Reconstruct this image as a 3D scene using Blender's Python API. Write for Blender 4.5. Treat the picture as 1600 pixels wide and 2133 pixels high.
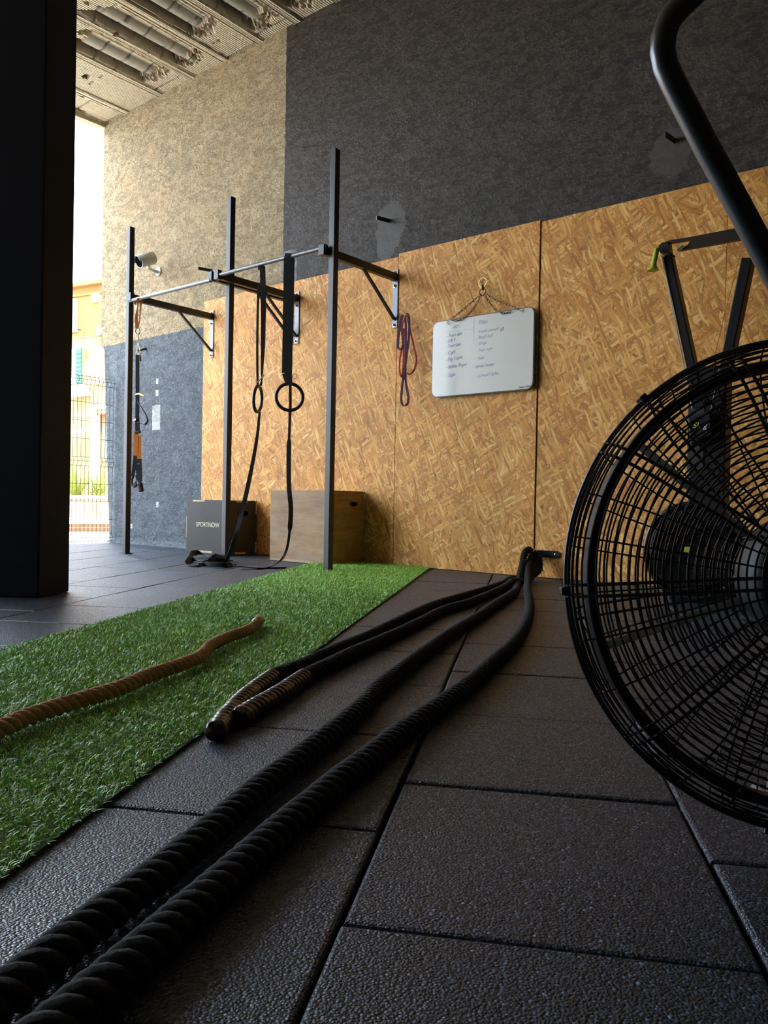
import bpy, bmesh, math, random
import numpy as np
from mathutils import Vector, Matrix, Euler
random.seed(7); rng = np.random.default_rng(7)
PI = math.pi
for o in list(bpy.data.objects): bpy.data.objects.remove(o, do_unlink=True)
SC = bpy.context.scene; COL = SC.collection

# ------------------------------------------------------------------ camera
FPX, CX, CY, EYE = 1623.5, 800.0, 1066.5, 0.517
PITCH, YAW, ROLL = -.0108, .6816, .0187
fwd = Vector((-math.sin(YAW)*math.cos(PITCH), math.cos(YAW)*math.cos(PITCH), math.sin(PITCH)))
_r = Vector((math.cos(YAW), math.sin(YAW), 0)); _u = _r.cross(fwd)
rgt = _r*math.cos(ROLL)+_u*math.sin(ROLL); upv = -_r*math.sin(ROLL)+_u*math.cos(ROLL)
CAM = Vector((0, 0, EYE))
cd = bpy.data.cameras.new('camera'); cam = bpy.data.objects.new('camera', cd); COL.objects.link(cam)
cd.sensor_fit = 'HORIZONTAL'; cd.sensor_width = 36; cd.lens = FPX/1600*36; cd.clip_start = .02; cd.clip_end = 500
cam.matrix_world = Matrix(((rgt.x, upv.x, -fwd.x, CAM.x), (rgt.y, upv.y, -fwd.y, CAM.y), (rgt.z, upv.z, -fwd.z, CAM.z), (0, 0, 0, 1)))
SC.camera = cam

# ------------------------------------------------------------------ world, sun, exposure
SC.view_settings.view_transform = 'Standard'; SC.view_settings.look = 'None'
SC.view_settings.gamma = 1; SC.view_settings.use_curve_mapping = False
SC.view_settings.exposure = 3.05
wd = bpy.data.worlds.new('sky'); SC.world = wd; wd.use_nodes = True
wn = wd.node_tree.nodes; wl = wd.node_tree.links; wn.clear()
sky = wn.new('ShaderNodeTexSky'); sky.sky_type = 'NISHITA'; sky.sun_disc = False
sky.sun_elevation = math.radians(50); sky.sun_rotation = math.radians(160); sky.air_density = 1.2; sky.dust_density = 3.0
mixw = wn.new('ShaderNodeMix'); mixw.data_type = 'RGBA'; mixw.inputs[0].default_value = .62
mixw.inputs[7].default_value = (9.2, 10.5, 12.2, 1)
bgn = wn.new('ShaderNodeBackground'); bgn.inputs[1].default_value = .16
wo = wn.new('ShaderNodeOutputWorld')
wl.new(sky.outputs[0], mixw.inputs[6]); wl.new(mixw.outputs[2], bgn.inputs[0]); wl.new(bgn.outputs[0], wo.inputs[0])
sl = bpy.data.lights.new('sun', 'SUN'); sl.energy = 2.3; sl.angle = .01; sl.color = (1, .9, .76)
so = bpy.data.objects.new('sun', sl); COL.objects.link(so)
so.rotation_euler = Vector((-.66, .30, -.70)).to_track_quat('-Z', 'Y').to_euler(); so.location = (0, 0, 20)

# ------------------------------------------------------------------ survey helpers: measured sight lines met with known planes
def ray(px, py): return fwd+rgt*((px-CX)/FPX)-upv*((py-CY)/FPX)
def G(px, py, z=0.): d = ray(px, py); return CAM+d*((z-EYE)/d.z)
def Yp(px, py, y): d = ray(px, py); return CAM+d*(y/d.y)
def Xp(px, py, x): d = ray(px, py); return CAM+d*(x/d.x)
def Dp(px, py, dep): return CAM+ray(px, py)*dep
WALL = 5.13; OSB = 5.112

# ------------------------------------------------------------------ materials
def nmat(name):
    m = bpy.data.materials.new(name); m.use_nodes = True
    nt = m.node_tree; b = nt.nodes['Principled BSDF']
    return m, nt, b
def N(nt, t, **kw):
    n = nt.nodes.new(t)
    for k, v in kw.items(): setattr(n, k, v)
    return n
def coords(nt, scale=(1, 1, 1), rot=(0, 0, 0), loc=(0, 0, 0)):
    tc = N(nt, 'ShaderNodeTexCoord'); mp = N(nt, 'ShaderNodeMapping')
    nt.links.new(tc.outputs['Object'], mp.inputs[0])
    mp.inputs['Scale'].default_value = scale; mp.inputs['Rotation'].default_value = rot; mp.inputs['Location'].default_value = loc
    return mp.outputs[0]
def noise(nt, vec, scale, detail=4, rough=.6, out=0):
    n = N(nt, 'ShaderNodeTexNoise'); nt.links.new(vec, n.inputs['Vector'])
    n.inputs['Scale'].default_value = scale; n.inputs['Detail'].default_value = detail; n.inputs['Roughness'].default_value = rough
    return n.outputs[out]
def ramp(nt, fac, stops, interp='LINEAR'):
    r = N(nt, 'ShaderNodeValToRGB'); nt.links.new(fac, r.inputs[0]); r.color_ramp.interpolation = interp
    el = r.color_ramp.elements
    while len(el) < len(stops): el.new(.5)
    for e, (p, c) in zip(el, stops):
        e.position = p; e.color = (*c, 1) if isinstance(c, (tuple, list)) else (c, c, c, 1)
    return r.outputs[0]
def mix(nt, fac, a, b, mode='MIX'):
    m = N(nt, 'ShaderNodeMix', data_type='RGBA', blend_type=mode)
    for i, v in ((0, fac), (6, a), (7, b)):
        if isinstance(v, bpy.types.NodeSocket): nt.links.new(v, m.inputs[i])
        elif i == 0: m.inputs[0].default_value = v
        else: m.inputs[i].default_value = (*v, 1)
    return m.outputs[2]
def mth(nt, op, a, b=0., c=None):
    m = N(nt, 'ShaderNodeMath', operation=op)
    for i, v in enumerate((a, b) if c is None else (a, b, c)):
        if isinstance(v, bpy.types.NodeSocket): nt.links.new(v, m.inputs[i])
        else: m.inputs[i].default_value = v
    return m.outputs[0]
def bump(nt, b, h, strength=.5, dist=.01, prev=None):
    n = N(nt, 'ShaderNodeBump'); nt.links.new(h, n.inputs['Height'])
    n.inputs['Strength'].default_value = strength; n.inputs['Distance'].default_value = dist
    if prev is not None: nt.links.new(prev, n.inputs['Normal'])
    nt.links.new(n.outputs[0], b.inputs['Normal']); return n.outputs[0]
def simple(name, col, rough=.5, metal=0., nz=0., nscale=40, bmp=0., bscale=200, spec=.5):
    m, nt, b = nmat(name)
    b.inputs['Roughness'].default_value = rough; b.inputs['Metallic'].default_value = metal
    b.inputs['Specular IOR Level'].default_value = spec
    v = coords(nt)
    f = noise(nt, v, nscale)
    lo = tuple(c*(1-nz) for c in col); hi = tuple(min(1, c*(1+nz)) for c in col)
    nt.links.new(ramp(nt, f, [(.3, lo), (.7, hi)]), b.inputs['Base Color'])
    if bmp: bump(nt, b, noise(nt, v, bscale, 3), bmp, .002)
    return m

def mat_rubber():
    m, nt, b = nmat('rubber_crumb')
    v = coords(nt)
    vo = N(nt, 'ShaderNodeTexVoronoi'); nt.links.new(v, vo.inputs['Vector']); vo.inputs['Scale'].default_value = 260
    n1 = noise(nt, v, 2.2, 4)
    base = ramp(nt, vo.outputs['Color'], [(0, .003), (.45, .013), (.75, .042), (.9, .11), (1, .30)])
    base = mix(nt, 1., base, (.56, 1.0, 1.75), 'MULTIPLY')
    dust = ramp(nt, n1, [(.35, .8), (.7, 1.25)])
    base = mix(nt, 1., base, dust, 'MULTIPLY')
    vs = N(nt, 'ShaderNodeTexVoronoi'); nt.links.new(v, vs.inputs['Vector']); vs.inputs['Scale'].default_value = 75
    spk = ramp(nt, vs.outputs['Distance'], [(.07, .35), (.12, 0.)])
    base = mix(nt, 1., base, spk, 'ADD') if False else mix(nt, mth(nt, 'MULTIPLY', spk, ramp(nt, vs.outputs['Color'], [(.86, 0.), (.9, 1.)])), base, (.3, .31, .32))
    nt.links.new(base, b.inputs['Base Color'])
    nt.links.new(ramp(nt, vo.outputs['Color'], [(0, .62), (.5, .42), (1, .28)]), b.inputs['Roughness']); b.inputs['Specular IOR Level'].default_value = .6
    sc_ = N(nt, 'ShaderNodeSeparateColor'); nt.links.new(vo.outputs['Color'], sc_.inputs[0])
    h = mth(nt, 'ADD', mth(nt, 'MULTIPLY', vo.outputs['Distance'], -.9), mth(nt, 'MULTIPLY', sc_.outputs[1], .9))
    bump(nt, b, h, .9, .0022)
    return m

def mat_osb():
    m, nt, b = nmat('strand_board')
    tc = N(nt, 'ShaderNodeTexCoord')
    oi = N(nt, 'ShaderNodeObjectInfo')
    base_v = N(nt, 'ShaderNodeVectorMath', operation='ADD'); nt.links.new(tc.outputs['Object'], base_v.inputs[0])
    cmb = N(nt, 'ShaderNodeCombineXYZ'); nt.links.new(mth(nt, 'MULTIPLY', oi.outputs['Random'], 17.), cmb.inputs[0]); nt.links.new(mth(nt, 'MULTIPLY', oi.outputs['Random'], 9.), cmb.inputs[2])
    nt.links.new(cmb.outputs[0], base_v.inputs[1])
    # warp
    nz = N(nt, 'ShaderNodeTexNoise'); nt.links.new(base_v.outputs[0], nz.inputs['Vector']); nz.inputs['Scale'].default_value = 5; nz.inputs['Detail'].default_value = 2
    wv = N(nt, 'ShaderNodeVectorMath', operation='MULTIPLY_ADD'); nt.links.new(nz.outputs['Color'], wv.inputs[0]); wv.inputs[1].default_value = (.060, 0, .060); nt.links.new(base_v.outputs[0], wv.inputs[2])
    cols = [(0., (.32, .115, .024)), (.2, (.54, .225, .048)), (.5, (.69, .325, .074)), (.75, (.78, .41, .11)), (.9, (.86, .53, .18)), (1., (.93, .68, .31))]
    cur = None; hcur = None
    for k, (ang, sc, thr) in enumerate([(80, 16, 0), (-52, 16, .45), (118, 17, .5), (48, 18, .5), (100, 20, .5), (-78, 22, .55), (30, 25, .6), (-28, 28, .62), (66, 32, .62)]):
        mp = N(nt, 'ShaderNodeMapping'); mp.vector_type = 'TEXTURE'; nt.links.new(wv.outputs[0], mp.inputs[0])
        mp.inputs['Rotation'].default_value = (0, math.radians(ang), 0); mp.inputs['Scale'].default_value = ((4.2, 4.5, 5, 5.5, 6, 7, 8, 9, 9)[k], 1, 1.); mp.inputs['Location'].default_value = (k*1.7, 0, k*.9)
        vo = N(nt, 'ShaderNodeTexVoronoi'); vo.voronoi_dimensions = '3D'; nt.links.new(mp.outputs[0], vo.inputs['Vector']); vo.inputs['Scale'].default_value = sc*2.1
        sp = N(nt, 'ShaderNodeSeparateColor'); nt.links.new(vo.outputs['Color'], sp.inputs[0])
        fib = N(nt, 'ShaderNodeTexNoise'); nt.links.new(mp.outputs[0], fib.inputs['Vector']); fib.inputs['Scale'].default_value = 130; fib.inputs['Detail'].default_value = 1
        tone = mth(nt, 'ADD', mth(nt, 'MULTIPLY', sp.outputs[0], .8), mth(nt, 'MULTIPLY', fib.outputs[0], .22))
        c = ramp(nt, tone, cols)
        edge = ramp(nt, vo.outputs['Distance'], [(.45, 1.), (.85, .62)])
        c = mix(nt, 1., c, edge, 'MULTIPLY')
        if cur is None: cur = c; hcur = sp.outputs[1]
        else:
            msk = mth(nt, 'GREATER_THAN', sp.outputs[1], thr)
            cur = mix(nt, msk, cur, c)
    big = ramp(nt, noise(nt, base_v.outputs[0], 1.3, 3), [(.3, (.90, .88, .86)), (.7, (1.08, 1.04, 1.0))])
    cur = mix(nt, 1., cur, big, 'MULTIPLY')
    # small dark resin specks
    vs = N(nt, 'ShaderNodeTexVoronoi'); nt.links.new(base_v.outputs[0], vs.inputs['Vector']); vs.inputs['Scale'].default_value = 26
    spk = mth(nt, 'MULTIPLY', ramp(nt, vs.outputs['Distance'], [(.08, 1.), (.13, 0.)]), ramp(nt, vs.outputs['Color'], [(.8, 0.), (.84, 1.)]))
    cur = mix(nt, spk, cur, (.12, .06, .03))
    nt.links.new(cur, b.inputs['Base Color'])
    b.inputs['Roughness'].default_value = .62; b.inputs['Specular IOR Level'].default_value = .3
    bw = N(nt, 'ShaderNodeRGBToBW'); nt.links.new(cur, bw.inputs[0])
    bump(nt, b, bw.outputs[0], .35, .004)
    return m

def mat_wall():
    m, nt, b = nmat('plastered_wall')
    tc = N(nt, 'ShaderNodeTexCoord'); sx = N(nt, 'ShaderNodeSeparateXYZ'); nt.links.new(tc.outputs['Object'], sx.inputs[0])
    v = tc.outputs['Object']
    wob = mth(nt, 'MULTIPLY', mth(nt, 'SUBTRACT', noise(nt, v, 14, 4), .5), .035)
    X = mth(nt, 'ADD', sx.outputs[0], wob); Z = mth(nt, 'ADD', sx.outputs[2], wob)
    def box(x0, x1, z0, z1, XX=None, ZZ=None):
        XX = XX or X; ZZ = ZZ or Z
        a = mth(nt, 'MULTIPLY', mth(nt, 'GREATER_THAN', XX, x0), mth(nt, 'LESS_THAN', XX, x1))
        c = mth(nt, 'MULTIPLY', mth(nt, 'GREATER_THAN', ZZ, z0), mth(nt, 'LESS_THAN', ZZ, z1))
        return mth(nt, 'MULTIPLY', a, c)
    n_f = noise(nt, v, 34, 8, .78); n_m = noise(nt, v, 6, 7, .68); n_b = noise(nt, v, 1.1, 3)
    vo = N(nt, 'ShaderNodeTexVoronoi'); nt.links.new(v, vo.inputs['Vector']); vo.inputs['Scale'].default_value = 55
    # raw render
    raw = ramp(nt, n_f, [(.30, (.20, .165, .115)), (.44, (.40, .345, .25)), (.62, (.54, .475, .36)), (.78, (.68, .61, .48))])
    n_s = noise(nt, v, 95, 3, .7); pit = ramp(nt, n_s, [(.36, .38), (.46, 1.)])
    raw = mix(nt, 1., raw, pit, 'MULTIPLY'); raw = mix(nt, 1., raw, (1.12, 1.03, .86), 'MULTIPLY')
    raw = mix(nt, 1., raw, ramp(nt, n_m, [(.3, (.80, .80, .82)), (.65, (1.1, 1.08, 1.04))]), 'MULTIPLY')
    raw = mix(nt, mth(nt, 'MULTIPLY', ramp(nt, n_b, [(.5, 0.), (.66, 1.)]), .35), raw, (.50, .34, .18))
    black = ramp(nt, n_f, [(.30, (.010, .009, .008)), (.5, (.034, .031, .028)), (.66, (.060, .055, .049)), (.74, (.16, .15, .14))])
    fl = N(nt, 'ShaderNodeTexVoronoi'); nt.links.new(v, fl.inputs['Vector']); fl.inputs['Scale'].default_value = 19
    black = mix(nt, mth(nt, 'MULTIPLY', ramp(nt, fl.outputs['Distance'], [(.06, 1.), (.12, 0.)]), ramp(nt, fl.outputs['Color'], [(.72, 0.), (.8, .8)])), black, (.42, .40, .37))
    black = mix(nt, 1., black, (1.75, 1.45, 1.12), 'MULTIPLY')
    mvb = N(nt, 'ShaderNodeMapping'); nt.links.new(v, mvb.inputs[0]); mvb.inputs['Rotation'].default_value = (0, .5, 0); mvb.inputs['Scale'].default_value = (1., 1., 2.2)
    n_p = noise(nt, mvb.outputs[0], 11., 10, .74); plat = ramp(nt, n_p, [(.40, 0.), (.48, 1.)])
    black = mix(nt, 1., black, ramp(nt, plat, [(0, .45), (.8, 1.)]), 'MULTIPLY')  # shade of the pits put into the black colour to strengthen relief
    grey = ramp(nt, n_f, [(.28, (.075, .09, .105)), (.48, (.155, .178, .198)), (.66, (.215, .24, .262)), (.85, (.40, .43, .45))])
    grey = mix(nt, 1., grey, ramp(nt, n_m, [(.3, .85), (.7, 1.12)]), 'MULTIPLY')
    grey = mix(nt, 1., grey, ramp(nt, n_s, [(.34, .45), (.46, 1.), (.66, 1.), (.72, 1.7)]), 'MULTIPLY')
    pale = mix(nt, .5, grey, (.33, .36, .38))
    col = mix(nt, box(-5.455, 99, -1, 9), raw, black)
    col = mix(nt, box(-9, -6, -1, 2.335), col, grey)
    col = mix(nt, mth(nt, 'MULTIPLY', box(-5.475, -5.27, 2.5, 2.885), ramp(nt, n_m, [(.35, .2), (.6, 1.)])), col, (.27, .31, .34))
    col = mix(nt, box(-7.525, -7.375, 1.29, 1.565), col, (.56, .58, .56))
    for (cx, cz, r) in ((-7.44, 1.83, .022), (-7.44, 1.70, .028), (-7.4, .46, .02), (-7.9, .2, .02)):
        col = mix(nt, box(cx-r, cx+r, cz-r*1.3, cz+r*1.3), col, (.7, .72, .72))
    # dusty mortar patches round the iron brackets on the black paint
    def blob(cx, cz, rx, rz):
        dx = mth(nt, 'DIVIDE', mth(nt, 'SUBTRACT', X, cx), rx); dz = mth(nt, 'DIVIDE', mth(nt, 'SUBTRACT', Z, cz), rz)
        d = mth(nt, 'ADD', mth(nt, 'MULTIPLY', dx, dx), mth(nt, 'MULTIPLY', dz, dz))
        d = mth(nt, 'ADD', d, mth(nt, 'MULTIPLY', mth(nt, 'SUBTRACT', n_m, .5), 2.2))
        return ramp(nt, d, [(.75, 1.), (1.05, 0.)])
    bl = mth(nt, 'MAXIMUM', mth(nt, 'MAXIMUM', blob(-4.14, 2.87, .17, .20), blob(-4.20, 2.68, .10, .12)), blob(-1.80, 2.84, .15, .17))
    col = mix(nt, mth(nt, 'MULTIPLY', bl, .6), col, (.065, .062, .058))
    nt.links.new(col, b.inputs['Base Color'])
    rr = mix(nt, box(-5.455, 99, -1, 9), (.9, .9, .9), (.55, .55, .55))
    nt.links.new(rr, b.inputs['Roughness']); b.inputs['Specular IOR Level'].default_value = .28
    mv = N(nt, 'ShaderNodeMapping'); nt.links.new(v, mv.inputs[0]); mv.inputs['Rotation'].default_value = (0, .5, 0); mv.inputs['Scale'].default_value = (1., 1., 2.6)
    n_t = noise(nt, mv.outputs[0], 2.6, 5, .62)
    mus = mth(nt, 'ADD', mth(nt, 'MULTIPLY', n_f, .65), mth(nt, 'MULTIPLY', n_m, .8))
    mus = mth(nt, 'ADD', mus, mth(nt, 'MULTIPLY', n_t, 1.7))
    mus = mth(nt, 'ADD', mus, mth(nt, 'MULTIPLY', plat, mth(nt, 'ADD', mth(nt, 'MULTIPLY', box(-5.455, 99, -1, 9), .75), .3)))
    mus = mth(nt, 'ADD', mus, mth(nt, 'MULTIPLY', vo.outputs['Distance'], .3))
    flat = mth(nt, 'SUBTRACT', 1., mth(nt, 'MULTIPLY', bl, .8))
    bn = N(nt, 'ShaderNodeBump'); nt.links.new(mus, bn.inputs['Height']); nt.links.new(mth(nt, 'MULTIPLY', flat, .9), bn.inputs['Strength']); bn.inputs['Distance'].default_value = .045
    nt.links.new(bn.outputs[0], b.inputs['Normal'])
    return m

def mat_ceiling():
    m, nt, b = nmat('clay_block_ceiling')
    at = N(nt, 'ShaderNodeAttribute'); at.attribute_name = 'kind'
    sp = N(nt, 'ShaderNodeSeparateColor'); nt.links.new(at.outputs['Color'], sp.inputs[0])
    v = coords(nt)
    n1 = noise(nt, v, 22, 5); n2 = noise(nt, v, 90, 3)
    sx = N(nt, 'ShaderNodeSeparateXYZ'); nt.links.new(v, sx.inputs[0])
    stripe = mth(nt, 'SINE', mth(nt, 'MULTIPLY', sx.outputs[0], 2*PI/.026))
    crust = ramp(nt, n1, [(.3, (.52, .44, .30)), (.55, (.66, .57, .41)), (.8, (.74, .66, .49))])
    crust = mix(nt, 1., crust, ramp(nt, stripe, [(0, .80), (.6, 1.)]), 'MULTIPLY')
    smooth = ramp(nt, n1, [(.3, (.34, .315, .25)), (.7, (.42, .395, .32))])
    col = mix(nt, sp.outputs[0], crust, smooth)
    col = mix(nt, sp.outputs[1], col, (.07, .05, .035))
    col = mix(nt, sp.outputs[2], col, (.36, .12, .05))
    nt.links.new(col, b.inputs['Base Color']); b.inputs['Roughness'].default_value = .9; b.inputs['Specular IOR Level'].default_value = .2
    inv = mth(nt, 'SUBTRACT', 1., sp.outputs[0])
    h = mth(nt, 'ADD', mth(nt, 'MULTIPLY', mth(nt, 'MULTIPLY', stripe, inv), .5), mth(nt, 'MULTIPLY', n2, mth(nt, 'ADD', mth(nt, 'MULTIPLY', inv, .8), .1)))
    bump(nt, b, h, 1., .010)
    return m

def mat_grass():
    m, nt, b = nmat('turf_fibre')
    at = N(nt, 'ShaderNodeAttribute'); at.attribute_name = 'tint'
    nt.links.new(at.outputs['Color'], b.inputs['Base Color'])
    b.inputs['Roughness'].default_value = .42; b.inputs['Specular IOR Level'].default_value = .35
    return m

def mat_rope(name, col, hi, rough=.9, bs=260):
    m, nt, b = nmat(name)
    v = coords(nt); n = noise(nt, v, bs, 3, .7); n2 = noise(nt, v, 14, 3)
    c = mix(nt, 1., ramp(nt, n, [(.3, col), (.75, hi)]), ramp(nt, n2, [(.3, .8), (.7, 1.2)]), 'MULTIPLY')
    nt.links.new(c, b.inputs['Base Color']); b.inputs['Roughness'].default_value = rough
    b.inputs['Specular IOR Level'].default_value = .25
    b.inputs['Sheen Weight'].default_value = .06; b.inputs['Sheen Roughness'].default_value = .4
    bump(nt, b, n, .8, .003)
    return m

def mat_ply(name='birch_plywood', c0=(.20, .095, .032), c1=(.37, .205, .075)):
    m, nt, b = nmat(name)
    v = coords(nt, (1, 1, 5)); n = noise(nt, v, 3.5, 6, .65); v2 = coords(nt); n2 = noise(nt, v2, 5, 5); n3 = noise(nt, coords(nt, (4, 4, 90)), 2, 2)
    c = ramp(nt, n, [(.28, c0), (.6, c1), (.8, tuple(x*1.25 for x in c1))])
    c = mix(nt, mth(nt, 'MULTIPLY', ramp(nt, n2, [(.5, 0.), (.62, 1.)]), .4), c, (.34, .27, .17))
    c = mix(nt, 1., c, ramp(nt, n3, [(.3, .9), (.7, 1.08)]), 'MULTIPLY')
    nt.links.new(c, b.inputs['Base Color']); b.inputs['Roughness'].default_value = .55
    bump(nt, b, n3, .15, .002)
    return m

def mat_phenolic():
    m, nt, b = nmat('anti_slip_black_ply')
    v = coords(nt); w = N(nt, 'ShaderNodeTexWave'); w.wave_type = 'BANDS'; w.bands_direction = 'DIAGONAL'; nt.links.new(v, w.inputs['Vector']); w.inputs['Scale'].default_value = 30
    b.inputs['Base Color'].default_value = (.035, .032, .027, 1); b.inputs['Roughness'].default_value = .42; b.inputs['Specular IOR Level'].default_value = .2
    bump(nt, b, w.outputs[0], .3, .002)
    return m

M = dict(
    rubber=mat_rubber(), osb=mat_osb(), wall=mat_wall(), ceil=mat_ceiling(), grass=mat_grass(),
    under=simple('black_underlay', (.006, .006, .006), .95, spec=.1),
    turfback=simple('turf_backing', (.035, .07, .02), .95),
    blackrope=mat_rope('black_fibre_rope', (.004, .004, .0045), (.022, .022, .023), .9),
    jute=mat_rope('brown_fibre_rope', (.32, .14, .06), (.66, .36, .18), .9),
    sleeve=simple('shiny_rope_sleeve', (.022, .011, .007), .25, 0, .3, 30, .1, 90, spec=.7),
    steel=simple('painted_dark_steel', (.022, .019, .019), .4, .2, .15, 30, .1, 300),
    bar=simple('worn_steel_bar', (.16, .16, .16), .42, .8, .2, 60),
    plate=simple('dark_steel_plate', (.10, .105, .12), .35, .6, .1),
    chrome=simple('bright_zinc', (.7, .7, .7), .22, 1., .05),
    ringblk=simple('black_grip_plastic', (.02, .022, .024), .38, 0, .1),
    strap=simple('black_webbing', (.016, .017, .019), .75, 0, .2, 200, .3, 600),
    black=simple('black_gloss_metal', (.010, .010, .013), .3, .2, .1, spec=.6),
    blackpaint=simple('satin_black_tube', (.009, .010, .014), .33, 0., .05, spec=.7),
    motor=simple('grey_motor_casing', (.035, .036, .036), .55, .1, .1),
    matteblk=simple('matte_black_band', (.004, .004, .005), .5, 0, .1, spec=.3), ergblk=simple('black_powder_coat', (.007, .007, .009), .45, 0, .1, spec=.3),
    lensblk=simple('dark_lens_recess', (.004, .004, .006), .95, 0, .1, spec=.0),
    strut=simple('grey_steel_strut', (.5, .5, .47), .5, .1, .1),
    orange=simple('orange_webbing', (.85, .26, .02), .6, 0, .1, 100),
    dorange=simple('dull_orange_webbing', (.50, .17, .03), .7, 0, .1, 100),
    yellow=simple('yellow_tag', (.8, .5, .06), .6),
    purple=simple('purple_latex', (.17, .095, .16), .3, 0, .05),
    red=simple('red_latex', (.45, .05, .03), .4, 0, .05),
    white=simple('white_enamel', (.64, .62, .55), .22, 0, .03, 3),
    offwhite=simple('grey_white_plastic', (.50, .50, .46), .4, 0, .03),
    darkframe=simple('dark_frame', (.03, .03, .035), .4),
    ink=simple('blue_marker_ink', (.13, .18, .36), .5), inkfaint=simple('faded_marker_ink', (.34, .38, .46), .5), inkblack=simple('black_print', (.02, .02, .02), .5),
    ply=mat_ply(), plylight=mat_ply('pale_plywood_edge', (.36, .24, .12), (.52, .38, .21)), phen=mat_phenolic(),
    column=simple('navy_black_paint', (.012, .013, .022), .7, 0, .15, 12, .25, 60, spec=.18),
    lime=simple('lime_green_plastic', (.36, .42, .03), .38),
    glossring=simple('gloss_black_shell', (.006, .007, .008), .16, 0, 0, spec=.4),
    concrete=simple('sunlit_paving', (.50, .44, .36), .9, 0, .15, 6, .3, 40),
    ochre=simple('ochre_facade', (.19, .098, .024), .9, 0, .10, 2.),
    cream=simple('cream_facade', (.22, .145, .06), .9, 0, .08, 1.),
    trimw=simple('white_trim', (.6, .58, .54), .8),
    shut=simple('pale_grey_shutter', (.16, .19, .19), .7), shutg=simple('green_shutter', (.02, .075, .055), .7),
    leaf=simple('yellow_green_leaf', (.20, .22, .03), .6, 0, .35, 20), leaf2=simple('dry_brown_leaf', (.35, .18, .06), .7, 0, .3, 20),
    stone=simple('pale_rubble_stone', (.34, .22, .13), .9, 0, .4, 14, .8, 20),
    wire=simple('grey_green_fence_wire', (.03, .04, .04), .5, .3), timber=simple('brown_timber', (.20, .11, .05), .8, 0, .2, 8),
    awning=simple('red_awning_cloth', (.40, .12, .06), .8), glass=simple('dark_window_glass', (.04, .07, .08), .12, 0, 0, spec=.8),
    brass=simple('brassy_steel', (.45, .33, .14), .3, .9, .1),
    yellowtxt=simple('yellow_green_print', (.5, .6, .03), .5), whitetxt=simple('white_print', (.75, .75, .75), .5), goldtxt=simple('pale_gold_print', (.58, .52, .32), .5),
    frosted=simple('white_wall_panel', (.85, .87, .9), .6),
)

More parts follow.
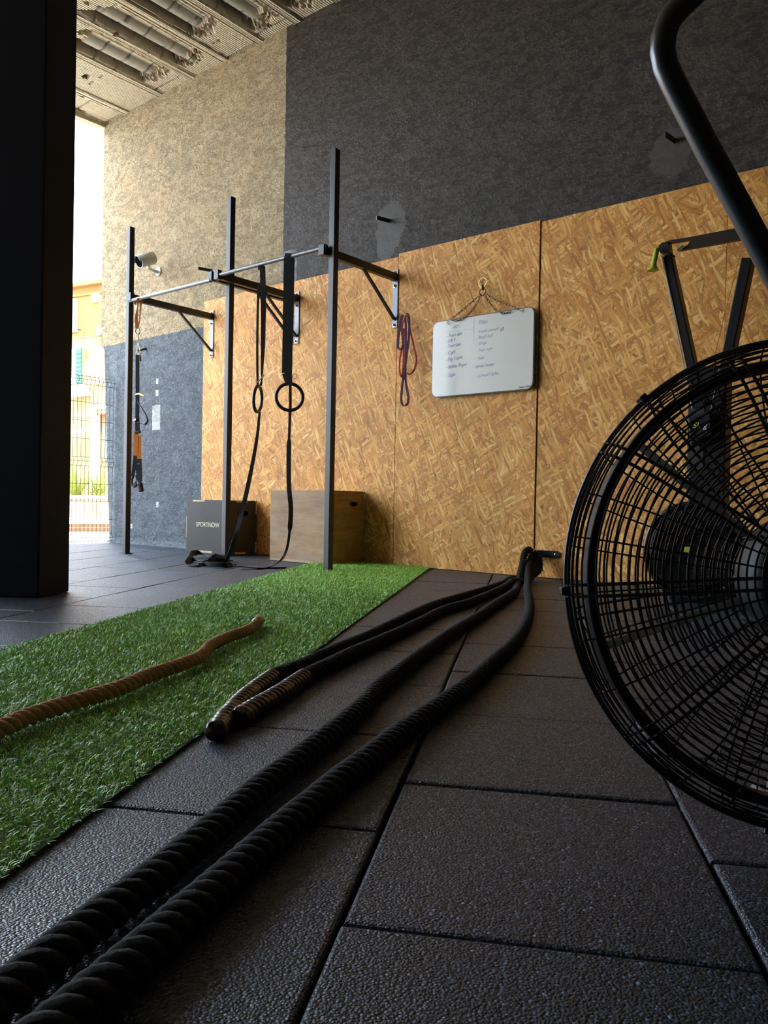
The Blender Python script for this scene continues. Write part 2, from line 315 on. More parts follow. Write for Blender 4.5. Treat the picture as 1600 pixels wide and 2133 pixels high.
# ------------------------------------------------------------------ mesh helpers
class MB:
    def __init__(s): s.v = []; s.f = []
    def add(s, vs, fs):
        k = len(s.v); s.v += [tuple(p) for p in vs]; s.f += [tuple(i+k for i in q) for q in fs]; return s
    def box(s, c, size, R=None):
        c = Vector(c); h = [x/2 for x in size]
        vs = [Vector((x*h[0], y*h[1], z*h[2])) for x in (-1, 1) for y in (-1, 1) for z in (-1, 1)]
        if R is not None: vs = [R @ q for q in vs]
        return s.add([c+q for q in vs], [(0, 1, 3, 2), (4, 6, 7, 5), (0, 4, 5, 1), (2, 3, 7, 6), (0, 2, 6, 4), (1, 5, 7, 3)])
    def bb(s, x0, x1, y0, y1, z0, z1): return s.box(((x0+x1)/2, (y0+y1)/2, (z0+z1)/2), (abs(x1-x0), abs(y1-y0), abs(z1-z0)))
    def bar(s, a, b, w, h, up=(0, 0, 1)):
        a = Vector(a); b = Vector(b); d = (b-a); L = d.length; d.normalize()
        sd = d.cross(Vector(up)).normalized(); u = sd.cross(d).normalized()
        R = Matrix((sd, d, u)).transposed()
        return s.box((a+b)/2, (w, L, h), R)
    def tube(s, path, r, n=10, closed=False, caps=True, ref=None):
        P = [Vector(p) for p in path]; K = len(P)
        T = []
        for i in range(K):
            a = P[(i-1) % K] if (closed or i > 0) else P[i]; b = P[(i+1) % K] if (closed or i < K-1) else P[i]
            T.append((b-a).normalized())
        nrm = Vector(ref) if ref is not None else (Vector((0, 0, 1)) if abs(T[0].z) < .9 else Vector((1, 0, 0)))
        nrm = (nrm-T[0]*nrm.dot(T[0])).normalized()
        vs = []; rr = r if hasattr(r, '__len__') else [r]*K
        for i in range(K):
            nrm = (nrm-T[i]*nrm.dot(T[i])).normalized(); bn = T[i].cross(nrm)
            for j in range(n):
                a = 2*PI*j/n; vs.append(P[i]+nrm*(math.cos(a)*rr[i])+bn*(math.sin(a)*rr[i]))
        fs = []
        for i in range(K if closed else K-1):
            for j in range(n):
                a = i*n+j; b_ = i*n+(j+1) % n; c = ((i+1) % K)*n+(j+1) % n; d = ((i+1) % K)*n+j
                fs.append((a, b_, c, d))
        if caps and not closed: fs.append(tuple(range(n-1, -1, -1))); fs.append(tuple(range((K-1)*n, K*n)))
        return s.add(vs, fs)
    def ribbon(s, path, side, w, t=.002):
        P = [Vector(p) for p in path]; K = len(P); vs = []
        sd = [Vector(q) for q in side] if hasattr(side[0], '__len__') else [Vector(side)]*K
        ww = w if hasattr(w, '__len__') else [w]*K
        for i in range(K):
            T = (P[min(i+1, K-1)]-P[max(i-1, 0)]).normalized()
            q = sd[i]-T*sd[i].dot(T); q.normalize(); n_ = T.cross(q)
            for a, b_ in ((-1, -1), (1, -1), (1, 1), (-1, 1)): vs.append(P[i]+q*(a*ww[i]/2)+n_*(b_*t/2))
        fs = []
        for i in range(K-1):
            for j in range(4): fs.append((i*4+j, i*4+(j+1) % 4, (i+1)*4+(j+1) % 4, (i+1)*4+j))
        fs.append((3, 2, 1, 0)); fs.append(tuple((K-1)*4+j for j in range(4)))
        return s.add(vs, fs)
    def lathe(s, prof, n=32, Mx=None):
        vs = []; K = len(prof)
        for (r, z) in prof:
            for j in range(n):
                p = Vector((r*math.cos(2*PI*j/n), r*math.sin(2*PI*j/n), z)); vs.append(Mx @ p if Mx else p)
        fs = [(i*n+j, i*n+(j+1) % n, (i+1)*n+(j+1) % n, (i+1)*n+j) for i in range(K-1) for j in range(n)]
        fs.append(tuple(range(n-1, -1, -1))); fs.append(tuple(range((K-1)*n, K*n)))
        return s.add(vs, fs)
    def prism(s, poly, d):
        k = len(poly); d = Vector(d); P = [Vector(p) for p in poly]
        return s.add(P+[p+d for p in P], [tuple(range(k)), tuple(range(2*k-1, k-1, -1))]+[(i, i+k, (i+1) % k+k, (i+1) % k) for i in range(k)])
    def torus(s, c, nrm, R, r, n=48, m=8, sx=1., sy=1., ref=None):
        nrm = Vector(nrm).normalized(); a = Vector(ref) if ref else (Vector((0, 0, 1)) if abs(nrm.z) < .9 else Vector((1, 0, 0)))
        a = (a-nrm*a.dot(nrm)).normalized(); b_ = nrm.cross(a); c = Vector(c)
        return s.tube([c+a*(R*sx*math.cos(2*PI*i/n))+b_*(R*sy*math.sin(2*PI*i/n)) for i in range(n)], r, m, closed=True, ref=nrm)
    def build(s, name, mat, parent=None, smooth=False, bevel=0.):
        me = bpy.data.meshes.new(name); me.from_pydata(s.v, [], s.f); me.validate(); me.update()
        bm = bmesh.new(); bm.from_mesh(me); bmesh.ops.recalc_face_normals(bm, faces=bm.faces); bm.to_mesh(me); bm.free()
        o = bpy.data.objects.new(name, me); COL.objects.link(o)
        me.materials.append(M[mat] if isinstance(mat, str) else mat)
        if smooth:
            for p in me.polygons: p.use_smooth = True
            try:
                me.set_sharp_from_angle(angle=math.radians(50))
            except Exception: pass
        if bevel:
            md = o.modifiers.new('edge', 'BEVEL'); md.width = bevel; md.segments = 2; md.limit_method = 'ANGLE'
        if parent is not None:
            o.parent = parent; o.matrix_parent_inverse = Matrix.Translation(-Vector(parent.location)) if parent.type == 'EMPTY' else Matrix()
        return o
def tag(o, label=None, cat=None, group=None, kind=None):
    if label: o['label'] = label
    if cat: o['category'] = cat
    if group: o['group'] = group
    if kind: o['kind'] = kind
    return o
def thing(name, loc, label, cat, group=None, kind=None):
    o = bpy.data.objects.new(name, None); COL.objects.link(o); o.location = loc; o.empty_display_size = .1
    return tag(o, label, cat, group, kind)
def cr(points, step=.03):     # smooth curve through points, sampled evenly
    P = [Vector(p) for p in points]; Q = [P[0]*2-P[1]]+P+[P[-1]*2-P[-2]]; out = []
    for i in range(1, len(Q)-2):
        a, b_, c, d = Q[i-1:i+3]; n = max(2, int((c-b_).length/.004))
        for k in range(n):
            t = k/n; out.append(.5*((2*b_)+(c-a)*t+(2*a-5*b_+4*c-d)*t*t+(3*b_-a-3*c+d)*t**3))
    out.append(P[-1]); res = [out[0]]; acc = 0
    for i in range(1, len(out)):
        acc += (out[i]-out[i-1]).length
        if acc >= step: res.append(out[i]); acc = 0
    return res
def text_mesh(s, body, org, xdir, zdir, size, mat, parent, name='lettering', shear=0., jit=0., ext=.0006, bold=0.):
    cu = bpy.data.curves.new(name, 'FONT'); cu.body = body; cu.size = size; cu.shear = shear; cu.extrude = ext; cu.offset = bold
    t = bpy.data.objects.new(name, cu); COL.objects.link(t)
    bpy.context.view_layer.update()
    me = bpy.data.meshes.new_from_object(t.evaluated_get(bpy.context.evaluated_depsgraph_get())); bpy.data.objects.remove(t, do_unlink=True)
    xd = Vector(xdir).normalized(); zd = Vector(zdir).normalized(); nd = xd.cross(zd)
    for v in me.vertices:
        x, y, z = v.co; y += jit*math.sin(x*37/size*.1+len(body))*size; v.co = Vector(org)+xd*x+zd*y+nd*z
    return me, mat
def merge_text(name, lst, parent):
    for me, mt_ in lst: o = MB().add([v.co.copy() for v in me.vertices], [tuple(p.vertices) for p in me.polygons]).build(name, mt_, parent)
    return o

# ================================================================== STRUCTURE
AU = math.radians(29.); UU = Vector((math.cos(AU), math.sin(AU), 0)); VV = Vector((-math.sin(AU), math.cos(AU), 0))
def build_floor():
    bm = bmesh.new()
    s = .4985
    for j in range(-24, 12):
        off = .4335 if j % 2 == 0 else .21
        for k in range(-16, 26):
            u0 = -.2105+.491*j; v0 = off+s*k
            c = UU*(u0+.2455)+VV*(v0+s/2)
            if c.x < -8.8 or c.x > 3.4 or c.y > 5.6 or c.y < -5.4: continue
            dz = random.uniform(-.0012, .0012); rot = random.gauss(0, .0022); du = random.gauss(0, .0012); dv = random.gauss(0, .0012)
            cu, su = math.cos(rot), math.sin(rot)
            def P(a, b_, z): a2 = a*cu-b_*su+du; b2 = a*su+b_*cu+dv; q = c+UU*a2+VV*b2; return (q.x, q.y, z)
            ha, hb = .2455-.0028, s/2-.0028; cch = .006
            lay = [(ha, hb, -.03), (ha, hb, -.0055+dz), (ha-.002, hb-.002, -.0018+dz), (ha-cch, hb-cch, dz)]
            rows = [[bm.verts.new(P(sx*a, sy*b_, z)) for sx, sy in ((-1, -1), (1, -1), (1, 1), (-1, 1))] for a, b_, z in lay]
            for r0, r1 in zip(rows, rows[1:]):
                for i in range(4): bm.faces.new((r0[i], r0[(i+1) % 4], r1[(i+1) % 4], r1[i]))
            bm.faces.new(rows[-1])
    for co, no in (((0, WALL-.02, 0), (0, 1, 0)), ((-8.24, 0, 0), (-1, 0, 0)), ((3., 0, 0), (1, 0, 0)), ((0, -5., 0), (0, -1, 0))):
        bmesh.ops.bisect_plane(bm, geom=bm.verts[:]+bm.edges[:]+bm.faces[:], plane_co=co, plane_no=no, clear_outer=True)
    me = bpy.data.meshes.new('floor'); bm.to_mesh(me); bm.free(); me.materials.append(M['rubber'])
    o = bpy.data.objects.new('floor', me); COL.objects.link(o); tag(o, 'speckled black rubber crumb tiles laid in brick pattern', None, kind='structure')
    u = MB().bb(-8.7, 3, -5, WALL, -.12, -.028).build('subfloor', 'under', o); return o
build_floor()

# back wall: battered outer end, painted in bands
wb = MB()
pz = [(-8.34, -.12), (3.0, -.12), (3.0, 5.2), (-8.6, 5.2), (-8.6, 2.36), (-8.52, 2.30)]
wb.prism([(x, WALL, z) for x, z in pz], (0, .3, 0))
w_ = wb.build('wall_back', 'wall'); tag(w_, kind='structure')
# concrete fillet at the foot of the painted wall
f_ = MB()
f_.prism([(-8.34, WALL+.001, 0), (-8.34, WALL-.05, 0), (-8.34, WALL-.02, .015), (-8.34, WALL+.001, .06)], (1.72, 0, 0)); tag(f_.build('trim_1', 'wall', smooth=True), kind='structure')
tag(MB().bb(3.0, 3.2, -5, WALL+.3, -.12, 5.2).build('wall_right', 'wall'), kind='structure')
tag(MB().bb(-8.6, -8.4, -5.0, -2.6, -.12, 5.2).build('unseen_wall_left', 'wall'), kind='structure')  # unseen stretch added to narrow the opening and keep the column dark
tag(MB().bb(-8.6, 3.2, -5.2, -5.0, -.12, 5.2).build('wall_front', 'wall'), kind='structure')

# ceiling: concrete joists with clay blocks, some shells broken open
def build_ceiling():
    x0, x1, y0, y1 = -8.62, -3.6, 1.6, WALL+.01; Z0 = 4.985
    dx, dy = .0125, .02
    nx = int((x1-x0)/dx)+1; ny = int((y1-y0)/dy)+1
    xs = np.linspace(x0, x1, nx); ys = np.linspace(y0, y1, ny)
    Xg, Yg = np.meshgrid(xs, ys, indexing='ij')
    Z = np.full(Xg.shape, Z0); K = np.zeros(Xg.shape+(4,)); K[..., 3] = 1
    def vnoise(sx, sy, seed):
        r = np.random.default_rng(seed); g = r.random((140, 140))
        a = (Xg-x0)/sx; b_ = (Yg-y0)/sy; i = a.astype(int) % 138; j = b_.astype(int) % 138; fa = a-np.floor(a); fb = b_-np.floor(b_)
        fa = fa*fa*(3-2*fa); fb = fb*fb*(3-2*fb)
        return (g[i, j]*(1-fa)+g[i+1, j]*fa)*(1-fb)+(g[i, j+1]*(1-fa)+g[i+1, j+1]*fa)*fb
    n1 = vnoise(.06, .07, 1)+.5*vnoise(.025, .03, 2); n1 /= 1.5
    nfine = vnoise(.02, .02, 4)
    ribs = [-8.6, -8.13, -7.47, -6.89, -6.36, -5.83, -5.31, -4.78, -4.25, -3.72]
    # (left rib, right rib, broken from y, to y, centre of damage left, right)
    br = {2: (3.98, 4.95), 3: (3.85, 4.98), 4: (3.0, 4.74), 5: (2.7, 5.0), 6: (2.4, 5.0), 7: (2.2, 4.6), 8: (2.9, 4.8)}
    for i in range(len(ribs)-1):
        a, b_ = ribs[i]+.055, ribs[i+1]-.055
        bay = (Xg > a) & (Xg < b_); t = (Xg-a)/(b_-a)
        Z[bay] = Z0+.018+.004*n1[bay]
        # block joints
        for yj in np.arange(y0+.1+.17*(i % 3), y1, .25 if i > 1 else .38):
            jm = bay & (np.abs(Yg-yj-.01*(n1-.5)) < .006); Z[jm] += .012; K[jm, 1] = .55
        if i in br:
            s0, s1 = br[i]
            jag = (n1-.5)*.34+(t-.5)*.22
            op = bay & (Yg > s0+jag) & (Yg < s1+(n1-.5)*.10-.16*np.abs(t-.45)) & (t > .04+.04*n1) & (t < .97-.03*n1)
            tt = t
            prof = np.where(tt < .14, .085, np.where(tt < .56, .105-.085*np.sqrt(np.clip(1-((tt-.35)/.21)**2, 0, 1)), .045+.012*np.sin((tt-.56)*22)+.02*(tt > .76)))
            Z[op] = Z0+.03+prof[op]; K[op, 0] = np.where(tt[op] < .58, 1., .25)
            edge = op & (tt < .14); K[edge, 1] = .35
            for yj in np.arange(s0+.02, s1, .25):
                jm = op & (np.abs(Yg-yj-.05*np.sin(tt*PI)) < .007); K[jm, 1] = .85; Z[jm] += .01
            end = bay & (Yg > s1-.10+(n1-.5)*.1-.16*np.abs(t-.45)) & (Yg < s1+.03+(n1-.5)*.10-.16*np.abs(t-.45)) & (nfine > .5) & (t > .1)
            Z[end] = Z0+.05*nfine[end]; K[end, 2] = (nfine[end] > .8)*.6; K[end, 0] = 0
    # joists
        r = ribs[i]; rm = np.abs(Xg-r) < .05
        Z[rm] = Z0+.004*n1[rm]+.006*(np.abs(Xg[rm]-r+.012) < .014)
        gm = (np.abs(np.abs(Xg-r)-.053) < .006) & (n1 > .5); Z[gm] += .008; K[gm, 1] = .5
    # chipped holes down to red clay
    for (cx, cy, rx, ry, kk) in ((-7.80, 4.43, .05, .03, 1), (-7.29, 4.08, .06, .035, 2), (-6.85, 4.2, .03, .02, 2), (-8.5, 4.35, .02, .12, 2), (-8.52, 4.75, .02, .10, 2), (-8.2, 4.62, .03, .03, 1), (-7.95, 4.05, .05, .06, 2), (-5.05, 4.86, .12, .05, 2), (-5.2, 4.8, .05, .05, 2)):
        hm = (((Xg-cx)/rx)**2+((Yg-cy)/ry)**2 + (n1-.5)*1.5) < 1
        Z[hm] += .035; K[hm, kk] = .9; K[hm, 0] = 0
    vs = np.stack([Xg, Yg, Z], -1).reshape(-1, 3); I = np.arange(nx*ny).reshape(nx, ny)
    F = np.stack([I[:-1, :-1], I[:-1, 1:], I[1:, 1:], I[1:, :-1]], -1).reshape(-1, 4)
    me = bpy.data.meshes.new('ceiling'); me.from_pydata(vs.tolist(), [], F.tolist()); me.update()
    ca = me.color_attributes.new('kind', 'FLOAT_COLOR', 'POINT'); ca.data.foreach_set('color', K.reshape(-1).astype(np.float32))
    me.materials.append(M['ceil']); o = bpy.data.objects.new('ceiling', me); COL.objects.link(o); tag(o, kind='structure')
    s = MB(); s.bb(-8.62, 3.2, 1.55, WALL+.3, 5.16, 5.4); s.bb(x1, 3.2, 1.5, WALL, Z0, 5.17); s.bb(-4.6, 3.2, -5.2, 1.6, Z0, 5.4); s.bb(-8.62, -4.55, -5.2, 1.6, Z0, 5.4)
    s.build('slab', 'ceil', o)
    # edge beam, worn lip
    e = MB(); n = 24
    for side in (0,):
        for k in range(n):
            ya = 1.55+k*(WALL-1.55)/n; yb = ya+(WALL-1.55)/n
            e.bb(-8.66, -8.56, ya, yb, 4.955-random.uniform(0, .012), 5.3)
    tag(e.build('trim_2', 'ceil'), kind='structure')
build_ceiling()

# dark column at left
A = G(80, 1246); B = G(144, 1232)
ab = (B-A); A2 = A+Vector((-.83, -.56, 0))*.55; B2 = B+Vector((-.83, -.56, 0))*.55
c_ = MB().prism([(A.x, A.y, 0), (B.x, B.y, 0), (B2.x, B2.y, 0), (A2.x, A2.y, 0)], (0, 0, 4.99)).build('concrete_column', 'column', bevel=.008)
tag(c_, 'wide black painted column filling the left edge beside the fence view', 'column', kind='structure')

# OSB boards
xsb = [(-6.61, -5.325, 2.585), (-5.32, -4.045, 2.575), (-4.04, -2.735, 2.600), (-2.725, -1.44, 2.588), (-1.435, -.15, 2.60), (-.145, 1.14, 2.59), (1.145, 2.4, 2.6)]
osl = ['leftmost strand board sheet, behind the black plyometric box and left wall bracket',
       'strand board sheet behind the unpainted plywood box and hanging rings',
       'strand board sheet carrying the whiteboard and the rope anchor',
       'strand board sheet right of the whiteboard, just left of the ski machine',
       'strand board sheet at the right edge behind the ski machine']
for i, (a, b_, h) in enumerate(xsb[:5]):
    o = MB().bb(a, b_, OSB+(.006 if i in (3,) else 0), WALL-.001, .004, h).build('strand_board_panel', 'osb', bevel=.001)
    o.location = (0, 0, 0); tag(o, osl[i], 'wood panel', 'strand board sheets lining the wall')
    # screws

# ================================================================== TURF
nT = Vector((.870, .492, 0)); dT = Vector((-.492, .870, 0))
def build_turf():
    n0, n1 = -1.672, -.668
    s_near = -.7
    def pt(nn, s): return nT*nn+dT*s
    yend = OSB-.012
    def s_end(nn): return (yend-nn*.492)/.870
    poly = [pt(n0, s_near), pt(n1, s_near), pt(n1, s_end(n1)), pt(n0, s_end(n0))]
    o = MB().prism([(p.x, p.y, .0015) for p in poly], (0, 0, .006)).build('artificial_turf', 'turfback')
    tag(o, 'bright green artificial grass strip running across the black rubber floor', 'turf')
    NB = 330000
    a = rng.random(NB); nn = n0+a*(n1-n0)
    smax = (yend-nn*.492)/.870
    s = s_near+rng.random(NB)*(smax-s_near)
    px = nT.x*nn+dT.x*s; py = nT.y*nn+dT.y*s
    # keep clear of the wooden box footprint
    keep = ~((px > -5.1) & (px < -4.34) & (py > 4.69)); px, py = px[keep], py[keep]; NB = len(px)
    h = rng.uniform(.009, .021, NB); w = rng.uniform(.0007, .0012, NB)
    az = rng.random(NB)*2*np.pi; lean = np.abs(rng.normal(.0, .6, NB))+.5; wa = az+np.pi/2+rng.normal(0, .5, NB)
    lx, ly = np.cos(az)*h*np.sin(lean)*.9, np.sin(az)*h*np.sin(lean)*.9; lz = h*np.clip(np.cos(lean), .25, 1)
    wx, wy = np.cos(wa)*w, np.sin(wa)*w; z0 = .0065
    V = np.empty((NB, 5, 3))
    V[:, 0] = np.stack([px-wx, py-wy, np.full(NB, z0)], -1); V[:, 1] = np.stack([px+wx, py+wy, np.full(NB, z0)], -1)
    V[:, 2] = np.stack([px+wx+lx*.4, py+wy+ly*.4, z0+lz*.7], -1); V[:, 3] = np.stack([px-wx+lx*.4, py-wy+ly*.4, z0+lz*.7], -1)
    V[:, 4] = np.stack([px+lx*1.25, py+ly*1.25, z0+lz], -1)
    me = bpy.data.meshes.new('turf_fibres')
    me.vertices.add(NB*5); me.vertices.foreach_set('co', V.reshape(-1))
    loops = np.empty((NB, 7), int); b0 = np.arange(NB)*5
    loops[:, 0:4] = b0[:, None]+np.array([0, 1, 2, 3]); loops[:, 4:7] = b0[:, None]+np.array([3, 2, 4])
    me.loops.add(NB*7); me.loops.foreach_set('vertex_index', loops.reshape(-1))
    me.polygons.add(NB*2); st = np.empty((NB, 2), int); st[:, 0] = np.arange(NB)*7; st[:, 1] = st[:, 0]+4
    me.polygons.foreach_set('loop_start', st.reshape(-1))
    me.update(calc_edges=True); me.validate()
    pal = np.array([(.14, .34, .04), (.24, .48, .06), (.33, .60, .09), (.54, .76, .18), (.60, .68, .18), (.15, .38, .08)])
    tint = pal[rng.choice(6, NB, p=[.2, .25, .25, .12, .08, .1])]*rng.uniform(.85, 1.4, (NB, 1))
    cc = np.ones((NB, 5, 4), np.float32); cc[:, :, :3] = tint[:, None, :]
    ca = me.color_attributes.new('tint', 'FLOAT_COLOR', 'POINT'); ca.data.foreach_set('color', cc.reshape(-1))
    me.materials.append(M['grass']); g = bpy.data.objects.new('turf_fibres', me); COL.objects.link(g); g.parent = o; g['kind'] = 'stuff'
build_turf()

# ================================================================== ROPES
def rope_mb(pts, R, pitch, step=.008, strands=3, n=9, hand=1, sr=.535, so_=.50, phase0=0., fuzz=0):
    P = cr(pts, step); mb = MB(); K = len(P)
    T = [(P[min(i+1, K-1)]-P[max(i-1, 0)]).normalized() for i in range(K)]
    nrm = Vector((0, 0, 1)); nrm = (nrm-T[0]*nrm.dot(T[0])).normalized(); fr = []
    for i in range(K):
        nrm = (nrm-T[i]*nrm.dot(T[i])).normalized(); fr.append((nrm.copy(), T[i].cross(nrm)))
    L = 0; Ls = []
    for i in range(K):
        if i: L += (P[i]-P[i-1]).length
        Ls.append(L)
    for s in range(strands):
        path = []
        for i in range(K):
            a = hand*2*PI*Ls[i]/pitch+2*PI*s/strands+phase0
            e = min(1, .35+Ls[i]/.02, .35+(L-Ls[i])/.02)
            path.append(P[i]+(fr[i][0]*math.cos(a)+fr[i][1]*math.sin(a))*R*so_*e)
        rr = [R*sr*min(1, .5+Ls[i]/.02, .5+(L-Ls[i])/.02) for i in range(K)]
        mb.tube(path, rr, n)
        for q in range(fuzz//strands):
            i = min(K-2, int((q+random.random())*K/(fuzz//strands))); t = (path[i+1]-path[i]).normalized()
            d = Vector((random.gauss(0, 1), random.gauss(0, 1), random.gauss(0, 1))); d = d-t*d.dot(t)*.6; d.normalize()
            o_ = d-t*d.dot(t)
            if o_.length < .1 or o_.dot(path[i]-P[i]) < -.004: continue
            b0 = path[i]+t*random.uniform(0, step)+o_.normalized()*rr[i]*.97; h_ = b0+(d+t*random.gauss(0, .8)).normalized()*random.uniform(.0015, .0042); w_ = t.cross(d)*.00016
            mb.add([b0-w_, b0+w_, h_], [(0, 1, 2)])
    return mb
def sleeve_mb(pts, R, pitch, hand=1, step=.004, endcap=True):
    P = cr(pts, step); K = len(P); mb = MB(); Ls = [0]
    for i in range(1, K): Ls.append(Ls[-1]+(P[i]-P[i-1]).length)
    L = Ls[-1]; n = 24; vs = []; nrm = Vector((0, 0, 1))
    for i in range(K):
        T = (P[min(i+1, K-1)]-P[max(i-1, 0)]).normalized(); nrm = (nrm-T*nrm.dot(T)).normalized(); bn = T.cross(nrm)
        for j in range(n):
            a = 2*PI*j/n; ph = 3*(a-hand*2*PI*Ls[i]/pitch)
            r = R*(1.03+.085*math.cos(ph))
            d = L-Ls[i]
            if endcap and d < R*.6: r *= math.sqrt(max(.02, 1-((R*.6-d)/(R*.6))**2))
            vs.append(P[i]+nrm*(math.cos(a)*r)+bn*(math.sin(a)*r))
    fs = [(i*n+j, i*n+(j+1) % n, (i+1)*n+(j+1) % n, (i+1)*n+j) for i in range(K-1) for j in range(n)]
    fs += [tuple(range(n-1, -1, -1)), tuple(range((K-1)*n, K*n))]
    return mb.add(vs, fs)
def gp(l, z): return [G(x, y, z) for x, y in l]
R34 = .0245; R12 = .0225
def z_(p, r): return Vector((p[0], p[1], r+.001))
# strand lying towards the camera, left of the close pair
r3 = [(-2.21, 3.915), (-2.059, 3.528), (-1.985, 3.322), (-1.847, 2.979), (-1.665, 2.475), (-1.531, 2.139), (-1.403, 1.828), (-1.3, 1.589), (-1.235, 1.47), (-1.158, 1.302), (-1.094, 1.149), (-1.045, 1.03), (-1.002, .919), (-.957, .82), (-.924, .748), (-.897, .688), (-.852, .579), (-.811, .468), (-.771, .376), (-.70, .20), (-.60, -.05), (-.50, -.4)]
r4 = [(-2.201, 4.051), (-1.928, 3.572), (-1.672, 3.09), (-1.474, 2.669), (-1.36, 2.394), (-1.268, 2.129), (-1.183, 1.889), (-1.107, 1.651), (-1.052, 1.45), (-1.003, 1.282), (-.96, 1.15), (-.922, 1.026), (-.886, .924), (-.853, .828), (-.81, .714), (-.779, .635), (-.758, .576), (-.717, .466), (-.68, .36), (-.62, .18), (-.52, -.06), (-.42, -.4)]
r1 = [(-2.50, 4.261), (-2.351, 3.701), (-2.21, 3.135), (-2.024, 2.631), (-1.859, 2.217), (-1.772, 1.960), (-1.672, 1.69), (-1.615, 1.508), (-1.504, 1.319), (-1.392, 1.159), (-1.312, 1.058)]
r2 = [(-2.418, 4.181), (-2.268, 3.754), (-2.144, 3.353), (-2.065, 3.0), (-1.937, 2.655), (-1.826, 2.354), (-1.73, 2.064), (-1.64, 1.80), (-1.551, 1.57), (-1.462, 1.389), (-1.409, 1.269), (-1.362, 1.165)]
# climb to the wall anchor
lift3 = [Yp(1100, 1146, 5.055), Yp(1092, 1155, 4.98), Yp(1089, 1178, 4.90), Yp(1084, 1203, 4.75), Vector((-2.50, 4.50, .045))]
lift3 = [Yp(1108, 1150, 5.06), Yp(1101, 1145, 5.01), Yp(1093, 1153, 4.95), Yp(1088, 1178, 4.86), Yp(1082, 1203, 4.66), Yp(1077, 1222, 4.35)]
lift4 = [Yp(1118, 1152, 5.06), Yp(1107, 1163, 4.98), Yp(1101, 1178, 4.90), Yp(1100, 1200, 4.70), Yp(1099, 1218, 4.42)]
lift1 = [Yp(1116, 1160, 5.03), Yp(1104, 1180, 4.92), Yp(1092, 1203, 4.75), Vector((-2.60, 4.55, .03))]
lift2 = [Yp(1124, 1165, 5.03), Yp(1112, 1188, 4.90), Yp(1100, 1212, 4.66), Vector((-2.52, 4.45, .03))]
ra = rope_mb(lift3+[z_(p, R34) for p in r3], R34, .080, .0060, n=12, hand=1, fuzz=26000).build('battle_rope', 'blackrope', smooth=True)
tag(ra, 'thick black battle rope, left strand of the pair running to the bottom corner', 'rope', 'long black battle rope strands reaching the camera')
rb = rope_mb(lift4+[z_(p, R34) for p in r4], R34, .080, .0060, n=12, hand=1, fuzz=26000).build('battle_rope', 'blackrope', smooth=True)
tag(rb, 'thick black battle rope, rightmost strand curving nearest to the drum fan', 'rope', 'long black battle rope strands reaching the camera')
def ended(lift, r, R, label, split):
    full = lift+[z_(p, R) for p in r]
    o = rope_mb(full[:len(full)-split+1], R, .072, .0065, hand=1, fuzz=9000).build('battle_rope', 'blackrope', smooth=True)
    tag(o, label, 'rope', 'black battle rope ends beside the turf')
    s = sleeve_mb(full[len(full)-split-1+0:], R, .072, hand=1).build('end_sleeve', 'sleeve', o, smooth=True); s['label'] = 'glossy dark brown heat-shrink sleeve'
    return o
ended(lift1, r1, R12, 'black battle rope with brown sleeved end lying against the turf edge', 3)
ended(lift2, r2, R12, 'black battle rope whose brown sleeved end stops just short of its neighbour', 3)
# frayed knot of rope hanging below the anchor
kn = MB()
for i in range(5):
    a = Yp(1112+i*3, 1150+i*2, 5.06-.01*i); kn.tube(cr([a, Yp(1120+i, 1168+i*5, 5.03), Yp(1112-i*2, 1195+i*2, 4.98)], .02), .019, 8)
for i in range(46):
    a = Yp(1118+random.uniform(-8, 8), random.uniform(1160, 1190), 5.0); kn.tube([a, a+Vector((random.uniform(.005, .05), random.uniform(-.02, .01), random.uniform(-.05, -.01)))], [.0035, .001], 5)
tag(kn.build('rope_knot', 'blackrope', smooth=True), 'frayed black knot binding the ropes under the wall anchor', 'rope knot')
# brown climbing rope on the turf
brp = [(-1.60, .62), (-1.622, .753), (-1.659, .814), (-1.695, .911), (-1.722, .999), (-1.758, 1.115), (-1.825, 1.244), (-1.875, 1.376), (-1.94, 1.508), (-2.054, 1.635), (-2.139, 1.776), (-2.22, 1.952), (-2.36, 2.125)]
brp = [(-1.56, .45), (-1.52, .30)][::-1]+brp
RB = .0205
bo = rope_mb([Vector((p[0], p[1], RB+.016)) for p in brp], RB, .080, .005, n=12, hand=1, fuzz=3000, sr=.50, so_=.54).build('climbing_rope', 'jute', smooth=True)
tag(bo, 'brown three-strand climbing rope snaking over the green turf', 'rope')
e_ = Vector((brp[-1][0], brp[-1][1], RB+.016)); dd = (e_-Vector((brp[-2][0], brp[-2][1], RB+.016))).normalized()
MB().tube([e_-dd*.075, e_-dd*.07, e_+dd*.004, e_+dd*.008], [RB*.9, RB*1.04, RB*1.04, RB*.8], 16).build('end_tape', 'sleeve', bo, smooth=True)

# wall anchor
an = thing('rope_anchor', (-2.68, OSB, .175), 'black steel plate anchor bolted low on the strand board holding the ropes', 'wall anchor')
pl = MB(); zc = .175; rad = .025; pts = []
for k in range(9): a = PI/2+PI*k/8; pts.append((-2.80+math.cos(a)*rad, OSB-.007, zc+math.sin(a)*rad))
for k in range(9): a = -PI/2+PI*k/8; pts.append((-2.545+math.cos(a)*rad, OSB-.007, zc+math.sin(a)*rad))
pl.prism(pts, (0, .0065, 0)); pl.build('plate', 'black', an, bevel=.001)
for x in (-2.80, -2.555):
    MB().lathe([(.010, 0), (.010, .004), (.006, .008)], 12, Matrix.Translation((x, OSB-.007, zc)) @ Matrix.Rotation(PI/2, 4, 'X')).build('bolt', 'chrome', an, smooth=True)
MB().torus((-2.70, OSB-.045, zc-.005), (1, 0, .1), .034, .007, 32, 8).build('eye', 'chrome', an, smooth=True)

